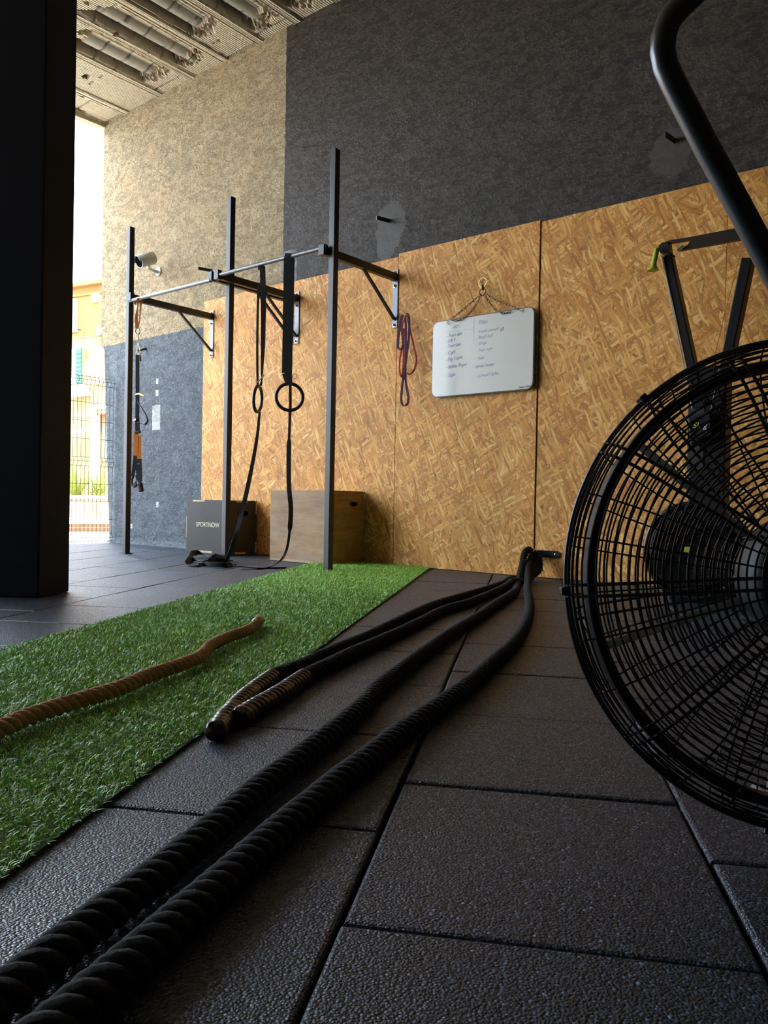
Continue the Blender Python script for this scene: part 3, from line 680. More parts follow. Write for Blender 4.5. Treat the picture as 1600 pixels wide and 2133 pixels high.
# ================================================================== PULL-UP RIGS
def rig(label, arms, bar_pts, posts, braces, zarm=2.405):
    r = thing('pull_up_rig', (arms[0][0], OSB, 2.0), label, 'pull-up rig', 'wall-mounted pull-up rigs')
    for (x, ytip) in arms:
        a = MB().bar((x, ytip, zarm-.005), (x, OSB-.008, zarm), .045, .06); a.build('arm', 'steel', r, bevel=.003)
        e = MB().bb(x-.028, x+.028, ytip-.012, ytip+.03, zarm-.042, zarm+.036); e.build('end_clamp', 'steel', r, bevel=.002)
        p = MB().bb(x-.028, x+.028, OSB-.009, OSB-.001, 1.985, 2.47).build('wall_plate', 'plate', r, bevel=.001)
        for z in (2.445, 2.335, 2.01):
            MB().lathe([(.017, 0), (.017, .002), (.012, .003), (.012, .011), (.005, .018)], 12, Matrix.Translation((x-.004, OSB-.009, z)) @ Matrix.Rotation(PI/2, 4, 'X')).build('bolt', 'chrome', p, smooth=True)
        MB().bar((x, 4.70, zarm-.03), (x, OSB-.012, 2.055), .022, .022).build('brace', 'steel', r, bevel=.002)
    MB().tube(bar_pts, .0165, 16).build('bar', 'bar', r, smooth=True)
    for (x, y, h) in posts:
        q = MB().bb(x-.026, x+.026, y-.026, y+.026, .006, h).build('upright', 'steel', r, bevel=.003)
        MB().bb(x-.05, x+.05, y-.04, y+.04, .001, .008).build('foot_plate', 'steel', q)
    return r
rig('left pull-up rig with one upright next to the mesh fence, orange trainer hanging from it', [(-6.47, 4.15), (-5.312, 4.17)], [(-6.49, 4.16, 2.37), (-5.31, 4.17, 2.37)], [(-6.525, 4.185, 3.07)], None)
rig('right pull-up rig with two uprights, gym rings hanging from its bar', [(-5.228, 4.17), (-4.065, 4.22)], [(-5.21, 4.18, 2.40), (-4.03, 4.235, 2.42)], [(-5.270, 4.345, 3.11), (-4.008, 4.285, 3.155)], None)
# maker's plate on the right arm
# ================================================================== GYM RINGS
viewdir = lambda p: (Vector(p)-CAM).normalized()
def floorz(p, z): return Vector((p.x, p.y, z))
g2 = thing('gymnastic_ring', (-4.41, 4.22, 1.45), 'right gymnastic ring seen face-on, hanging on a wide black strap', 'gym ring', 'gymnastic rings on the pull-up bar')
c2 = Yp(603, 827, 4.22); sd = rgt.copy(); sd.z = 0; sd.normalize()
MB().torus(c2, (c2-CAM)*1+Vector((.1, 0, 0)), .1025, .0135, 56, 12).build('ring', 'ringblk', g2, smooth=True)
st = MB(); yb = 4.205; xb = -4.40
zb = 2.41
st.ribbon([(xb, yb-.022, zb-.9), (xb, yb-.022, zb-.02), (xb, yb-.012, zb+.017), (xb, yb+.012, zb+.017), (xb, yb+.022, zb-.02), (xb-.005, yb+.02, zb-.9)], Vector((.75, .55, 0)), .052, .0025)
st.ribbon([(xb, yb-.022, zb-.9), Yp(603, 802, 4.2)], Vector((.75, .55, 0)), .052, .0025)
st.ribbon([(xb-.003, yb+.02, zb-.9), Yp(603, 803, 4.24)], Vector((.75, .55, 0)), .048, .0025)
st.build('strap', 'strap', g2)
tl = MB(); P = [Yp(605, 800, 4.24), Yp(605, 850, 4.24), Yp(602, 930, 4.24), Yp(602, 1010, 4.24), Yp(606, 1060, 4.25), Yp(603, 1110, 4.24), Yp(597, 1145, 4.22), Yp(584, 1168, 4.12), G(560, 1182, .006), G(540, 1185, .004), G(500, 1186, .004)]
Q = cr(P, .03); K = len(Q)
tl.ribbon(Q, [(Vector((.75, .55, 0)) if i < K*.45 else Vector((.62, .78, 0)) if i < K*.75 else Vector((.1, 1, .1))) for i in range(K)], [(.020 if i < 14 else .036 if i < K*.6 else .020) for i in range(K)], .0022)
tl.build('strap_tail', 'strap', g2)
MB().torus(Yp(614, 784, 4.2), Vector((-.6, .78, 0)), .018, .0018, 20, 6).build('strap_loop', 'strap', g2)
g1 = thing('gymnastic_ring', (-4.74, 4.2, 1.45), 'left gymnastic ring seen almost edge-on, its strap trailing to the floor', 'gym ring', 'gymnastic rings on the pull-up bar')
c1 = Yp(537, 831, 4.2); vd = (c1-CAM); vd.z = 0; vd.normalize(); nn_ = (Matrix.Rotation(math.radians(72), 3, 'Z') @ vd)
MB().torus(c1, nn_+Vector((0, 0, .06)), .103, .0135, 56, 12).build('ring', 'ringblk', g1, smooth=True)
st = MB()
st.ribbon(cr([Yp(537, 803, 4.20), Yp(536, 740, 4.19), Yp(537, 650, 4.185), Yp(540, 562, 4.18)], .1), Vector((.75, .55, 0)), .019, .0025)
st.ribbon([Yp(547, 562, 4.22), Yp(549, 640, 4.22), Yp(548, 720, 4.22), Yp(546, 770, 4.22), Yp(545, 800, 4.22)], Vector((.75, .55, 0)), [.045, .042, .034, .020, .010], .0025)
zz = 2.405
st.ribbon([Yp(540, 562, 4.18), Yp(541, 556, 4.175), Yp(544, 553, 4.19), Yp(547, 556, 4.215), Yp(547, 562, 4.22)], Vector((.75, .55, 0)), [.02, .03, .04, .045, .045], .0025)
st.build('strap', 'strap', g1)
MB().tube([Yp(536, 797, 4.18), Yp(548, 784, 4.17), Yp(550, 781, 4.17), Yp(547, 780, 4.17), Yp(545, 784, 4.17)], .004, 6).build('buckle', 'steel', g1)
MB().tube([Yp(545, 795, 4.2), Yp(543, 803, 4.2)], .01, 8).build('strap_loop', 'strap', g1)
tl = MB(); P = [Yp(541, 858, 4.2), Yp(537, 900, 4.19), Yp(529, 950, 4.18), Yp(516, 1015, 4.16), Yp(503, 1070, 4.13), Yp(488, 1125, 4.08), G(474, 1162, .03), G(462, 1166, .015)]
Q = cr(P, .03); K = len(Q); tl.ribbon(Q, Vector((.75, .6, .2)), [.02+.016*min(1, i/(K*.4)) for i in range(K)], .0022)
# the strap folds on the floor
P = [(462, 1166, .02), (448, 1170, .045), (436, 1169, .02), (420, 1161, .035), (402, 1163, .045), (396, 1170, .03), (388, 1176, .006)]
Q = cr([G(x, y, 0)+Vector((0, 0, z)) for x, y, z in P], .02); tl.ribbon(Q, [Vector((.3, -.75, .55))]*len(Q), .05, .0025)
P = [(392, 1178, .006), (410, 1181, .008), (424, 1179, .012), (440, 1182, .022), (470, 1183, .022), (490, 1179, .01), (510, 1181, .004), (545, 1184, .003), (600, 1183, .003)]
Q = cr([G(x, y, 0)+Vector((0, 0, z)) for x, y, z in P], .02); K = len(Q); tl.ribbon(Q, [Vector((.25, -.5, .8)) if K*.2 < i < K*.5 else Vector((.25, -.9, .15)) for i in range(K)], .046, .0025)
P = [(388, 1176, .006), (405, 1173, .03), (425, 1176, .02), (450, 1174, .03), (475, 1172, .01)]
Q = cr([G(x, y, 0)+Vector((0, 0, z)) for x, y, z in P], .02); tl.ribbon(Q, Vector((.2, -.9, .3)), .045, .0025)
tl.build('strap_tail', 'strap', g1)

# ================================================================== SUSPENSION TRAINER
yt = 4.17
T_ = lambda x, y, d=0.: Yp(x, y, yt+d)
tr = thing('suspension_trainer', T_(287, 640), 'black and orange suspension trainer strap hanging from the left rig arm', 'suspension trainer')
sdv = Vector((.75, .6, 0))
a = MB(); a.ribbon([T_(281, 634, .03), T_(284, 623, .02), T_(288, 621, -.03), T_(287, 640, -.03), T_(284, 662, -.02), T_(286, 684)], sdv, [.018, .026, .022, .010, .03, .034], .003)
a.ribbon([T_(288, 622, .03), T_(294, 626, .04), T_(292, 650, .03), T_(291, 668, .02), T_(287, 684, .01)], sdv, [.012, .024, .014, .012, .012], .003)
a.build('anchor_strap', 'dorange', tr)
mkl = lambda cx, cy, w, h, r, nm, mt: MB().tube([T_(cx+w*math.sin(t), cy-h*math.cos(t)*(1)) for t in [2*PI*k/20 for k in range(20)]], r, 7, closed=True).build(nm, mt, tr, smooth=True)
mkl(287, 690, 4.6, 6.5, .0042, 'carabiner', 'steel')
MB().tube([T_(288, 697), T_(288, 706), T_(288, 714)], .005, 8).build('swivel', 'brass', tr)
MB().tube([T_(288, 712), T_(284.5, 733), T_(283, 738), T_(293, 738), T_(291.5, 730), T_(288, 712)], .0028, 6).build('hook', 'brass', tr)
MB().ribbon([T_(292, 735), T_(293, 745), T_(292.6, 753)], sdv, .014, .003).build('tag', 'brass', tr)
b_ = MB(); b_.ribbon([T_(286.5, 738), T_(286.5, 780), T_(286.5, 830), T_(286, 870), T_(286.5, 895), T_(288, 903)], sdv, [.034, .035, .035, .037, .044, .058], .006)
b_.build('main_strap', 'strap', tr)
lp = cr([T_(287, 838), T_(296, 850, -.02), T_(304, 864, -.02), T_(307.5, 876, -.02), T_(302, 884, -.02), T_(293, 881, -.01), T_(286, 880)], .01)
MB().ribbon(lp, Vector((.3, -.9, .3)), .02, .004).build('loose_loop', 'strap', tr)
MB().ribbon([T_(282.5, 821.5, -.02), T_(289, 820, -.02), T_(299, 824.5, -.02)], Vector((0, .2, 1)), .015, .003).build('yellow_tab', 'yellow', tr)
MB().ribbon([T_(276.5, 876, -.02), T_(283, 873.5, -.02)], Vector((0, .2, 1)), .02, .003).build('red_tab', 'red', tr)
o1 = MB().ribbon([T_(283.5, 898, -.01), T_(283, 949, -.01)], sdv, [.042, .042], .008); o1.build('left_sheath', 'orange', tr)
o1 = MB().ribbon([T_(290, 908, .01), T_(290, 957, .01)], sdv, [.038, .038], .008); o1.build('right_sheath', 'orange', tr)
hd = MB(); hd.ribbon([T_(282, 949), T_(280, 970), T_(276.5, 993)], sdv, [.036, .036, .03], .006)
hd.tube(cr([T_(277, 992), T_(274.5, 1003), T_(277, 1012), T_(282, 1013), T_(286, 1003), T_(284, 990)], .008), .011, 8)
hd.build('left_handle', 'strap', tr)
hd = MB(); hd.ribbon([T_(289, 956), T_(289.5, 980), T_(292, 1003)], sdv, [.05, .056, .04], .008)
hd.tube([T_(288, 1001), T_(292, 1010), T_(294.5, 1023)], [.018, .026, .024], 10); hd.tube(cr([T_(284, 990), T_(285, 1002), T_(279, 1013)], .01), .012, 8)
hd.build('right_handle', 'strap', tr)
tm = text_mesh(None, 'TX', T_(286.5, 965, -.02)-upv*.01, rgt, upv, .014, 'whitetxt', tr)
merge_text('lettering', [tm], tr)

# ================================================================== RESISTANCE BANDS
yb = 5.03
B_ = lambda x, y, d=0.: Yp(x, y, yb+d)
pb = MB()
pb.ribbon(cr([B_(840, 656), B_(834, 670), B_(830.5, 700), B_(829, 722), B_(833, 728), B_(839, 724), B_(839, 700), B_(835, 675), B_(838, 660)], .02), Vector((.8, .4, 0)), .021, .003)
pb.ribbon(cr([B_(846, 652, -.02), B_(852, 660, -.03), B_(852, 700, -.03), B_(846, 750, -.03), B_(838.5, 800, -.03), B_(836, 832, -.03), B_(840, 845, -.03), B_(849, 841, -.03), B_(850.5, 825, -.02), B_(845, 790, -.02), B_(845, 740, -.01), B_(846, 690), B_(844, 660)], .02), Vector((.8, .4, 0)), .019, .003)
o = pb.build('resistance_band', 'purple', smooth=True); tag(o, 'purple resistance band looped over the right bracket, longest of the two', 'resistance band', 'resistance bands on the bracket')
rb_ = MB()
rb_.ribbon(cr([B_(846, 656, .03), B_(838, 680, .03), B_(840, 710, .03), B_(833, 750, .03), B_(833, 775, .03), B_(837, 786, .03), B_(840, 760, .03), B_(841, 720, .03), B_(842, 680, .03)], .02), Vector((.9, .3, 0)), .013, .006)
rb_.ribbon(cr([B_(848, 658, .03), B_(855, 690, .03), B_(862, 720, .03), B_(868, 750, .03), B_(862, 772, .03), B_(853, 780, .03), B_(848, 776, .03)], .02), Vector((.9, .3, 0)), .013, .006)
o = rb_.build('resistance_band', 'red', smooth=True); tag(o, 'thin red resistance band hanging behind the purple one', 'resistance band', 'resistance bands on the bracket')

# ================================================================== WHITEBOARD
YB = 5.075
wbt = thing('whiteboard', (-3.21, YB, 1.98), 'white dry-erase board with blue handwriting hanging by chains on the strand board', 'whiteboard')
bx0, bx1, bz0, bz1 = -3.652, -2.742, 1.368, 1.972
def rrect(x0, x1, z0, z1, r, y, n=8):
    out = []
    for cx, cz, a0 in ((x1-r, z1-r, 0), (x0+r, z1-r, 90), (x0+r, z0+r, 180), (x1-r, z0+r, 270)):
        for k in range(n+1): a = math.radians(a0+90*k/n); out.append((cx+r*math.cos(a), y, cz+r*math.sin(a)))
    return out
MB().prism(rrect(bx0, bx1, bz0, bz1, .055, YB+.001), (0, .012, 0)).build('frame', 'darkframe', wbt)
MB().prism(rrect(bx0+.006, bx1-.006, bz0+.006, bz1-.006, .05, YB-.003), (0, .0045, 0)).build('writing_surface', 'white', wbt, bevel=.002)
ysf = YB-.0037
def wt(body, x, y, size=.033, mt='ink', sh=.35, j=.08):
    p = Yp(x, y, ysf); return text_mesh(None, body, p, (1, 0, .035), (0, 0, 1), size, mt, wbt, shear=sh, jit=j, ext=.0003)
q = 11.03
cv = lambda x, y: (915+x/q, 660+y/q)
L = []
for body, x, y, s in (('- Tract Bar', 150, 480, .034), ('- S B T', 145, 600, .032), ('- Tract Sup', 148, 715, .031), ('- Curl', 140, 880, .036), ('- Dip Cand.', 140, 1020, .034), ('- Battle Rope', 145, 1195, .036), ('- Dips', 150, 1390, .036)):
    L.append(wt(body, *cv(x, y), s))
L.append(wt('(2)', *cv(1390, 320), .03))
merge_text('handwriting', L, wbt)
L = []
for body, x, y, s in (('MEC', 310, 270, .034), ('Filles', 890, 180, .042), ('Ketch Lateral', 900, 380, .032), ('- Wall Ball', 830, 530, .036), ('- Tirage', 840, 660, .03), ('- Pass rope', 850, 810, .032), ('- Step', 840, 990, .03), ('- Battle Swing', 780, 1185, .032), ('- Ground Byke', 820, 1400, .034)):
    L.append(wt(body, *cv(x, y), s, 'inkfaint'))
merge_text('handwriting', L, wbt)
merge_text('maker_mark', [text_mesh(None, 'Vanity Villeda', Yp(1080.5, 808.5, ysf), (1, 0, .02), (0, 0, 1), .019, 'inkblack', wbt, shear=.2, ext=.0003)], wbt)
ln = MB()
ln.bar(Yp(*cv(175, 345), ysf), Yp(*cv(780, 275), ysf), .0012, .0006, (0, 1, 0)); ln.bar(Yp(*cv(795, 40), ysf), Yp(*cv(795, 590), ysf), .0012, .0006, (0, 1, 0)); ln.build('ruled_line', 'inkfaint', wbt)
def chain(pts, pitch=.026, r=.0022, w=.0065):
    P = cr(pts, pitch); mb = MB()
    for i in range(len(P)-1):
        a, b_ = P[i], P[i+1]; d = (b_-a).normalized(); c = (a+b_)/2
        s = d.cross(Vector((0, 1, 0))).normalized() if i % 2 == 0 else (d.cross(Vector((0, 1, 0))).cross(d)).normalized()
        hl = pitch*.62; path = []
        for k in range(14):
            t = 2*PI*k/14; path.append(c+d*((hl-w)*(1 if math.cos(t) > 0 else -1)+w*math.cos(t))+s*(w*math.sin(t)))
        mb.tube(path, r, 5, closed=True)
    return mb
C_ = lambda x, y, d=-.012: Yp(930+x/9.41, 570+y/9.41, YB+d)
for nm, pts in (('left outer', [C_(680, 400), C_(380, 660), C_(70, 910)]), ('left inner', [C_(690, 410), C_(560, 640), C_(400, 830), C_(250, 910), C_(90, 920)]), ('r', [C_(740, 400), C_(840, 560), C_(980, 720), C_(1130, 780), C_(1270, 740)]), ('ro', [C_(750, 380), C_(980, 520), C_(1280, 640), C_(1400, 705)])):
    chain(pts).build('chain', 'steel', wbt, smooth=True)
hk = MB(); hk.torus(C_(715, 175, .02), (0.1, 1, 0), .036, .0035, 28, 7); hk.build('hook_ring', 'brass', wbt, smooth=True)
hk = MB(); hk.tube([C_(710, 230), C_(710, 320)], .010, 8); hk.build('swivel', 'steel', wbt); MB().torus(C_(710, 360), (0, 1, 0), .027, .003, 24, 6).build('hook_ring', 'steel', wbt, smooth=True)
for (x, y) in ((20, 960), (1465, 725)): MB().torus(C_(x, y), (.4, 1, 0), .009, .003, 16, 6).build('grommet', 'chrome', wbt, smooth=True)

# ================================================================== PLYO BOXES
def plyo(label, x0, x1, y0, y1, h, mt, seam, group, handle, black):
    t = thing('plyometric_box', ((x0+x1)/2, (y0+y1)/2, .002), label, 'plyo box', group)
    th = .018; mat = mt
    MB().bb(x0, x1, y0, y0+th, .002, h).build('front_panel', mat, t, bevel=.002)
    MB().bb(x0, x1, y1-th, y1, .002, h).build('back_panel', mat, t, bevel=.002)
    MB().bb(x0, x0+th, y0+th, y1-th, .002, h).build('side_panel', mat, t, bevel=.002)
    # right side with a slot handle: built as a ring of faces around the slot
    hy0, hy1, hz0, hz1 = handle
    bm = bmesh.new(); out = [(y0+th, .002), (y1-th, .002), (y1-th, h-th), (y0+th, h-th)]
    r = (hz1-hz0)/2; slot = []
    for cy, a0 in ((hy1-r, -90), (hy0+r, 90)):
        for k in range(7): a = math.radians(a0+180*k/6); slot.append((cy+r*math.cos(a), (hz0+hz1)/2+r*math.sin(a)))
    def lay(X_):
        ov = [bm.verts.new((X_, a, b_)) for a, b_ in out]; sv = [bm.verts.new((X_, a, b_)) for a, b_ in slot]
        es = [bm.edges.new((ov[i], ov[(i+1) % 4])) for i in range(4)]+[bm.edges.new((sv[i], sv[(i+1) % len(sv)])) for i in range(len(sv))]
        bmesh.ops.triangle_fill(bm, use_beauty=True, use_dissolve=False, edges=es); return ov, sv
    o1, s1 = lay(x1); o2, s2 = lay(x1-th)
    for A_, B_2 in ((o1, o2), (s1, s2)):
        for i in range(len(A_)): bm.faces.new((A_[i], A_[(i+1) % len(A_)], B_2[(i+1) % len(A_)], B_2[i]))
    bmesh.ops.recalc_face_normals(bm, faces=bm.faces)
    me = bpy.data.meshes.new('side_panel'); bm.to_mesh(me); bm.free(); me.materials.append(M[mat]); sp = bpy.data.objects.new('side_panel', me); COL.objects.link(sp); sp.parent = t; sp.matrix_parent_inverse = Matrix.Translation(-Vector(t.location))
    MB().bb(x0+th, x1-th, y0+th, y1-th, h-th, h).build('top_panel', mat, t)
    # finger-joint ends showing ply edges
    d = .0012
    def e(*b): MB().bb(*b).build('ply_edge', 'plylight', t)
    if black:
        for z0, z1 in ((.02, .12), (h-.13, h-.01)):
            e(x1-.001, x1+d, y0, y0+th, z0, z1); e(x1-.001, x1+d, y1-th, y1, z0, z1)
        e(x0+.10, x0+.28, y0-d, y0+.001, h-th, h-.002); e(x0+.18, x0+.40, y0-d, y0+.001, .012, .032)
        e(x1-.001, x1+d, y0+.10, y0+.24, h-th, h-.002); e(x1-.001, x1+d, y0+.09, y0+.22, .012, .03); e(x0-.0008, x0+.006, y0-.0008, y0+.004, .15, .36)
    else:
        e(x0+.02, x1-.25, y0-d, y0+.001, .006, .022); e(x1-.001, x1+d, y1-th, y1, h-.17, h-.01); e(x1-.001, x1+d, y0, y0+th, .01, .04)
    for z in (.05, h*.45, h-.04):
        for yy in (y0+.009, y1-.009): MB().lathe([(.004, 0), (.004, .0015)], 8, Matrix.Translation((x1, yy, z)) @ Matrix.Rotation(PI/2, 4, 'Y')).build('screw', 'chrome', t)
    return t
wbx = plyo('unpainted brown plywood plyometric box, larger one standing partly on the turf', -5.09, -4.345, 4.69, 5.095, .617, 'ply', 0, 'plyometric boxes against the wall', (4.90, 5.0, .49, .525), False)
kbx = plyo('smaller black anti-slip plyometric box in the corner by the grey painted wall', -6.345, -5.72, 4.735, 5.095, .52, 'phen', 0, 'plyometric boxes against the wall', (4.86, 4.985, .375, .42), True)
L = [text_mesh(None, 'SPORTNOW', (-6.19, 4.7345, .262), (1, 0, 0), (0, 0, 1), .062, 'goldtxt', kbx, ext=.0008, bold=.0006)]
merge_text('lettering', L, kbx)
L = [text_mesh(None, '75', (-5.79, 4.7345, .09), (1, 0, 0), (0, 0, 1), .04, 'goldtxt', kbx, ext=.0008), text_mesh(None, '60', (-5.79, 4.7345, .045), (1, 0, 0), (0, 0, 1), .04, 'goldtxt', kbx, ext=.0008)]
merge_text('lettering', L, kbx)

# ================================================================== FAN
FR = .3666; FC = Vector((-.227, 1.301, .415)); FN = Vector((.559, -.825, .085)).normalized()
e1 = Vector((0, 0, 1)).cross(FN).normalized(); e2 = FN.cross(e1)
FM = Matrix((e1, e2, FN)).transposed().to_4x4(); FM.translation = FC
fan = thing('drum_fan', (FC.x, FC.y, .002), 'large black wire-guard floor fan at the right edge', 'fan')
def fpt(r, a, z): return FM @ Vector((r*math.cos(a), r*math.sin(a), z))
def prof_front(r): t = r/FR; return .060*(1-max(0, t)**7)**.6 if t < 1 else 0
def prof_rear(r): t = r/FR; return -.062*(1-max(0, t)**7)**.6 if t < 1 else 0
def guard(name, pf, radii, wires, wr, dbl=None, dwr=.0026, r_in=.105):
    g = MB()
    for r in radii: g.tube([fpt(r, 2*PI*k/110, pf(r)) for k in range(110)], wr, 6, closed=True, ref=FN)
    for a in wires:
        rs = np.linspace(r_in*.75, FR*.998, 22); g.tube([fpt(r, a, pf(r)-(.003 if pf(r) > 0 else -.003)) for r in rs], wr*.9, 5)
    for a in (dbl or []):
        for off in (-.0085, .0085):
            rs = np.linspace(r_in*.8, FR*.998, 22); g.tube([fpt(r, a, pf(r)-.003)+(-e1*math.sin(a)+e2*math.cos(a))*off for r in rs], dwr, 6)
    return g.build(name, 'black', fan, smooth=True)
th_ = np.linspace(0, PI/2, 7)
rad_f = [.10+.0115*i for i in range(20)]+[.329, .339, .3475, .3545, .360, .3645]
rad_r = [.10+.0115*i for i in range(20)]+[.334, .344, .352, .3585, .363]
dbl = [math.radians(x) for x in (2, 39, 75, 111, 148, 184, 222, 258, 294, 330)]
thin = [math.radians(x) for x in (160, 171, 196, 209, 236, 247, 123, 134, 20, 57, 93, 276, 312, 348)]
guard('front_guard', prof_front, rad_f, thin, .0017, dbl)
guard('rear_guard', prof_rear, rad_r, [math.radians(5+12*k) for k in range(30)], .0016, [math.radians(a) for a in (70, 130, 190, 250, 310, 10)], .0022)
MB().tube([fpt(FR, 2*PI*k/120, 0) for k in range(120)], .0036, 8, closed=True, ref=FN).build('rim', 'black', fan, smooth=True)
bd = MB(); n = 120; vs = []
for k in range(n):
    a = 2*PI*k/n
    for r, z in ((.3225, .010), (.337, .012), (.338, -.030), (.3235, -.030)): vs.append(fpt(r, a, z))
bd.add(vs, [(k*4+j, k*4+(j+1) % 4, ((k+1) % n)*4+(j+1) % 4, ((k+1) % n)*4+j) for k in range(n) for j in range(4)])
bd.build('shroud_band', 'matteblk', fan, smooth=True)
for a in (133, 184, 258, 75, 330, 20):
    a = math.radians(a); cl = MB(); cl.bar(fpt(FR+.004, a, .012), fpt(FR+.004, a, -.014), .012, .010, up=(FM.to_3x3() @ Vector((math.cos(a), math.sin(a), 0)))); cl.build('clip', 'black', fan, bevel=.002)
mt = MB().lathe([(.02, .045), (.092, .04), (.102, .028), (.102, -.05), (.09, -.075), (.02, -.08)], 40, FM); mt.build('motor', 'motor', fan, smooth=True)
for k in range(10):
    a = 2*PI*k/10; MB().bar(fpt(.105, a, .02), fpt(.105, a, -.05), .004, .008, up=(FM.to_3x3() @ Vector((math.cos(a), math.sin(a), 0)))).build('cooling_fin', 'motor', fan)
def ang_of(px, py):
    d = ray(px, py); s = (FC-CAM).dot(FN)/d.dot(FN); p = CAM+d*s-FC; return math.atan2(p.dot(e2), p.dot(e1))
aA, aB = ang_of(1420, 982), ang_of(1380, 1314)
for a in (aA, aB, aA-PI/3*1, aB+PI/3, aA-2*PI/3, aB+2*PI/3):
    MB().bar(fpt(.09, a, -.046), fpt(.325, a, -.034), .013, .005, up=(FN-e1*1.3)).build('support_strut', 'strut', fan, bevel=.001)
# blades, parked upright
for ac in (PI/2, -PI/2):
    vs = []; nr, nc = 8, 8
    for i in range(nr+1):
        r = .11+(.315-.11)*i/nr
        for j in range(nc+1):
            t = j/nc-.5; w = (.30+.14*i/nr); a = ac+t*w*1.1*(.25/r)**.5*.9; z = -.005+t*.055*(1-.35*i/nr)+.012*math.cos(t*PI)
            vs.append(fpt(r, a, z))
    b_ = MB().add(vs, [(i*(nc+1)+j, i*(nc+1)+j+1, (i+1)*(nc+1)+j+1, (i+1)*(nc+1)+j) for i in range(nr) for j in range(nc)])
    o = b_.build('blade', 'black', fan, smooth=True); md = o.modifiers.new('t', 'SOLIDIFY'); md.thickness = .002
# stand: yoke + feet, mostly beyond the frame edge
sv = MB(); side = e1.copy(); side.z = 0; side.normalize(); bk = FN.copy(); bk.z = 0; bk.normalize()
FCg = Vector((FC.x, FC.y, 0))
yk = cr([FC+side*.385*1.0+Vector((0, 0, .02)), FCg+side*.395+Vector((0, 0, .2)), FCg+side*.33+Vector((0, 0, .035)), FCg+side*.05+Vector((0, 0, .022)), FCg-side*.02+Vector((0, 0, .022))], .03)
sv.tube(yk, .013, 12)
for s in (.30, .02):
    sv.tube(cr([FCg+side*s+bk*.22+Vector((0, 0, .014)), FCg+side*s+bk*.1+Vector((0, 0, .020)), FCg+side*s-bk*.1+Vector((0, 0, .020)), FCg+side*s-bk*.26+Vector((0, 0, .014))], .03), .012, 10)
sv.tube([FC+side*.36+Vector((0, 0, .02)), FC+side*.40+Vector((0, 0, .02))], .02, 12)
sv.bar(FCg+side*.0+Vector((0, 0, .02)), FC-FN*.0-e2*.365+side*.0, .03, .008)
sv.build('stand', 'blackpaint', fan, smooth=True)

# bent tube (handlebar frame) beside the fan
dep = 1.0
path = [(1750, -150), (1600, -125), (1500, -62), (1433, 0), (1397, 37), (1383, 74), (1380, 107), (1387, 140), (1410, 188), (1442, 249), (1471, 305), (1497, 352), (1560, 468), (1622, 585), (1750, 830), (1880, 1090), (2000, 1360), (2090, 1640)]
P = [Dp(x, y, dep) for x, y in path]
foot = G(2130, 1850, .02); P.append(foot)
tb = thing('steel_handlebar_frame', (foot.x, foot.y, .002), 'bent black steel tube rising past the fan at the upper right', 'steel tube')
MB().tube(cr(P, .02), .0158, 24).build('tube', 'blackpaint', tb, smooth=True)
MB().tube([foot-fwd*.2+Vector((0, 0, -.004)), foot+fwd*.25+Vector((0, 0, -.004))], .015, 14).build('foot_bar', 'blackpaint', tb, smooth=True)
MB().tube([P[0], P[0]+rgt*.12], .02, 16).build('grip', 'ringblk', tb, smooth=True)

# ================================================================== SKI MACHINE
ye = 4.72
E_ = lambda x, y, d=0.: Yp(x, y, ye+d)
er = thing('ski_machine', (E_(1470, 1200).x, ye, .002), 'black upright ski training machine with lime handle against the strand board behind the fan', 'exercise machine')
mb = MB(); mb.bar(E_(1393, 535), E_(1462, 850), .05, .08, (0, 1, 0)); mb.build('left_mast', 'ergblk', er, bevel=.006)
mb = MB(); mb.bar(E_(1392, 530, -.045)-Vector((.036, 0, 0)), E_(1455, 850, -.045)-Vector((.036, 0, 0)), .006, .01, (0, 1, 0)); mb.build('left_edge_strip', 'offwhite', er)
mb = MB(); mb.bar(E_(1560, 540), E_(1492, 870), .06, .085, (0, 1, 0)); mb.build('right_mast', 'ergblk', er, bevel=.006)
MB().tube([E_(1400, 535, -.03), E_(1447, 775, -.03)], .0015, 5).build('pull_cord', 'strap', er)
MB().tube([E_(1547, 510, -.05), E_(1508, 660, -.05), E_(1484, 760, -.05)], .0022, 5).build('pull_cord', 'dorange', er)
# pulley head
ph = MB(); ph.prism([E_(1372, 512, -.05), E_(1378, 506, -.05), E_(1391, 502, -.05), E_(1394, 524, -.05), E_(1400, 528, -.05), E_(1393, 532, -.05), E_(1389, 526, -.05), E_(1376, 527, -.05), E_(1371, 520, -.05)], (0, .07, 0)); ph.build('pulley_head', 'ergblk', er)
cbp = MB(); cbp.prism([E_(1391, 501, -.02), E_(1440, 493, -.02), E_(1580, 466, -.02), E_(1590, 490, -.02), E_(1545, 484, -.02), E_(1552, 497, -.02), E_(1411, 522, -.02), E_(1432, 510, -.02), E_(1440, 499, -.02), E_(1395, 506, -.02)], (0, .03, 0)); cbp.build('top_bracket', simple('brown_black_bracket', (.018, .011, .006), .4), er)
MB().tube([E_(1412, 521, -.03), E_(1424, 511, -.03)], .012, 8).build('bracket_bolt', 'chrome', er)
hn = MB(); hn.tube([E_(1368.5, 517, -.08), E_(1367, 525, -.08), E_(1363, 545, -.08), E_(1361.5, 555, -.08), E_(1361, 560, -.08), E_(1361, 563, -.08)], [.012, .016, .0155, .018, .030, .034], 14); hn.build('pull_handle', 'lime', er, smooth=True)
cx_ = E_(1470, 1000); mb = MB(); mb.bb(E_(1437, 1000).x, E_(1512, 1000).x, ye-.03, ye+.09, .02, 1.35); mb.build('column', 'ergblk', er, bevel=.006)
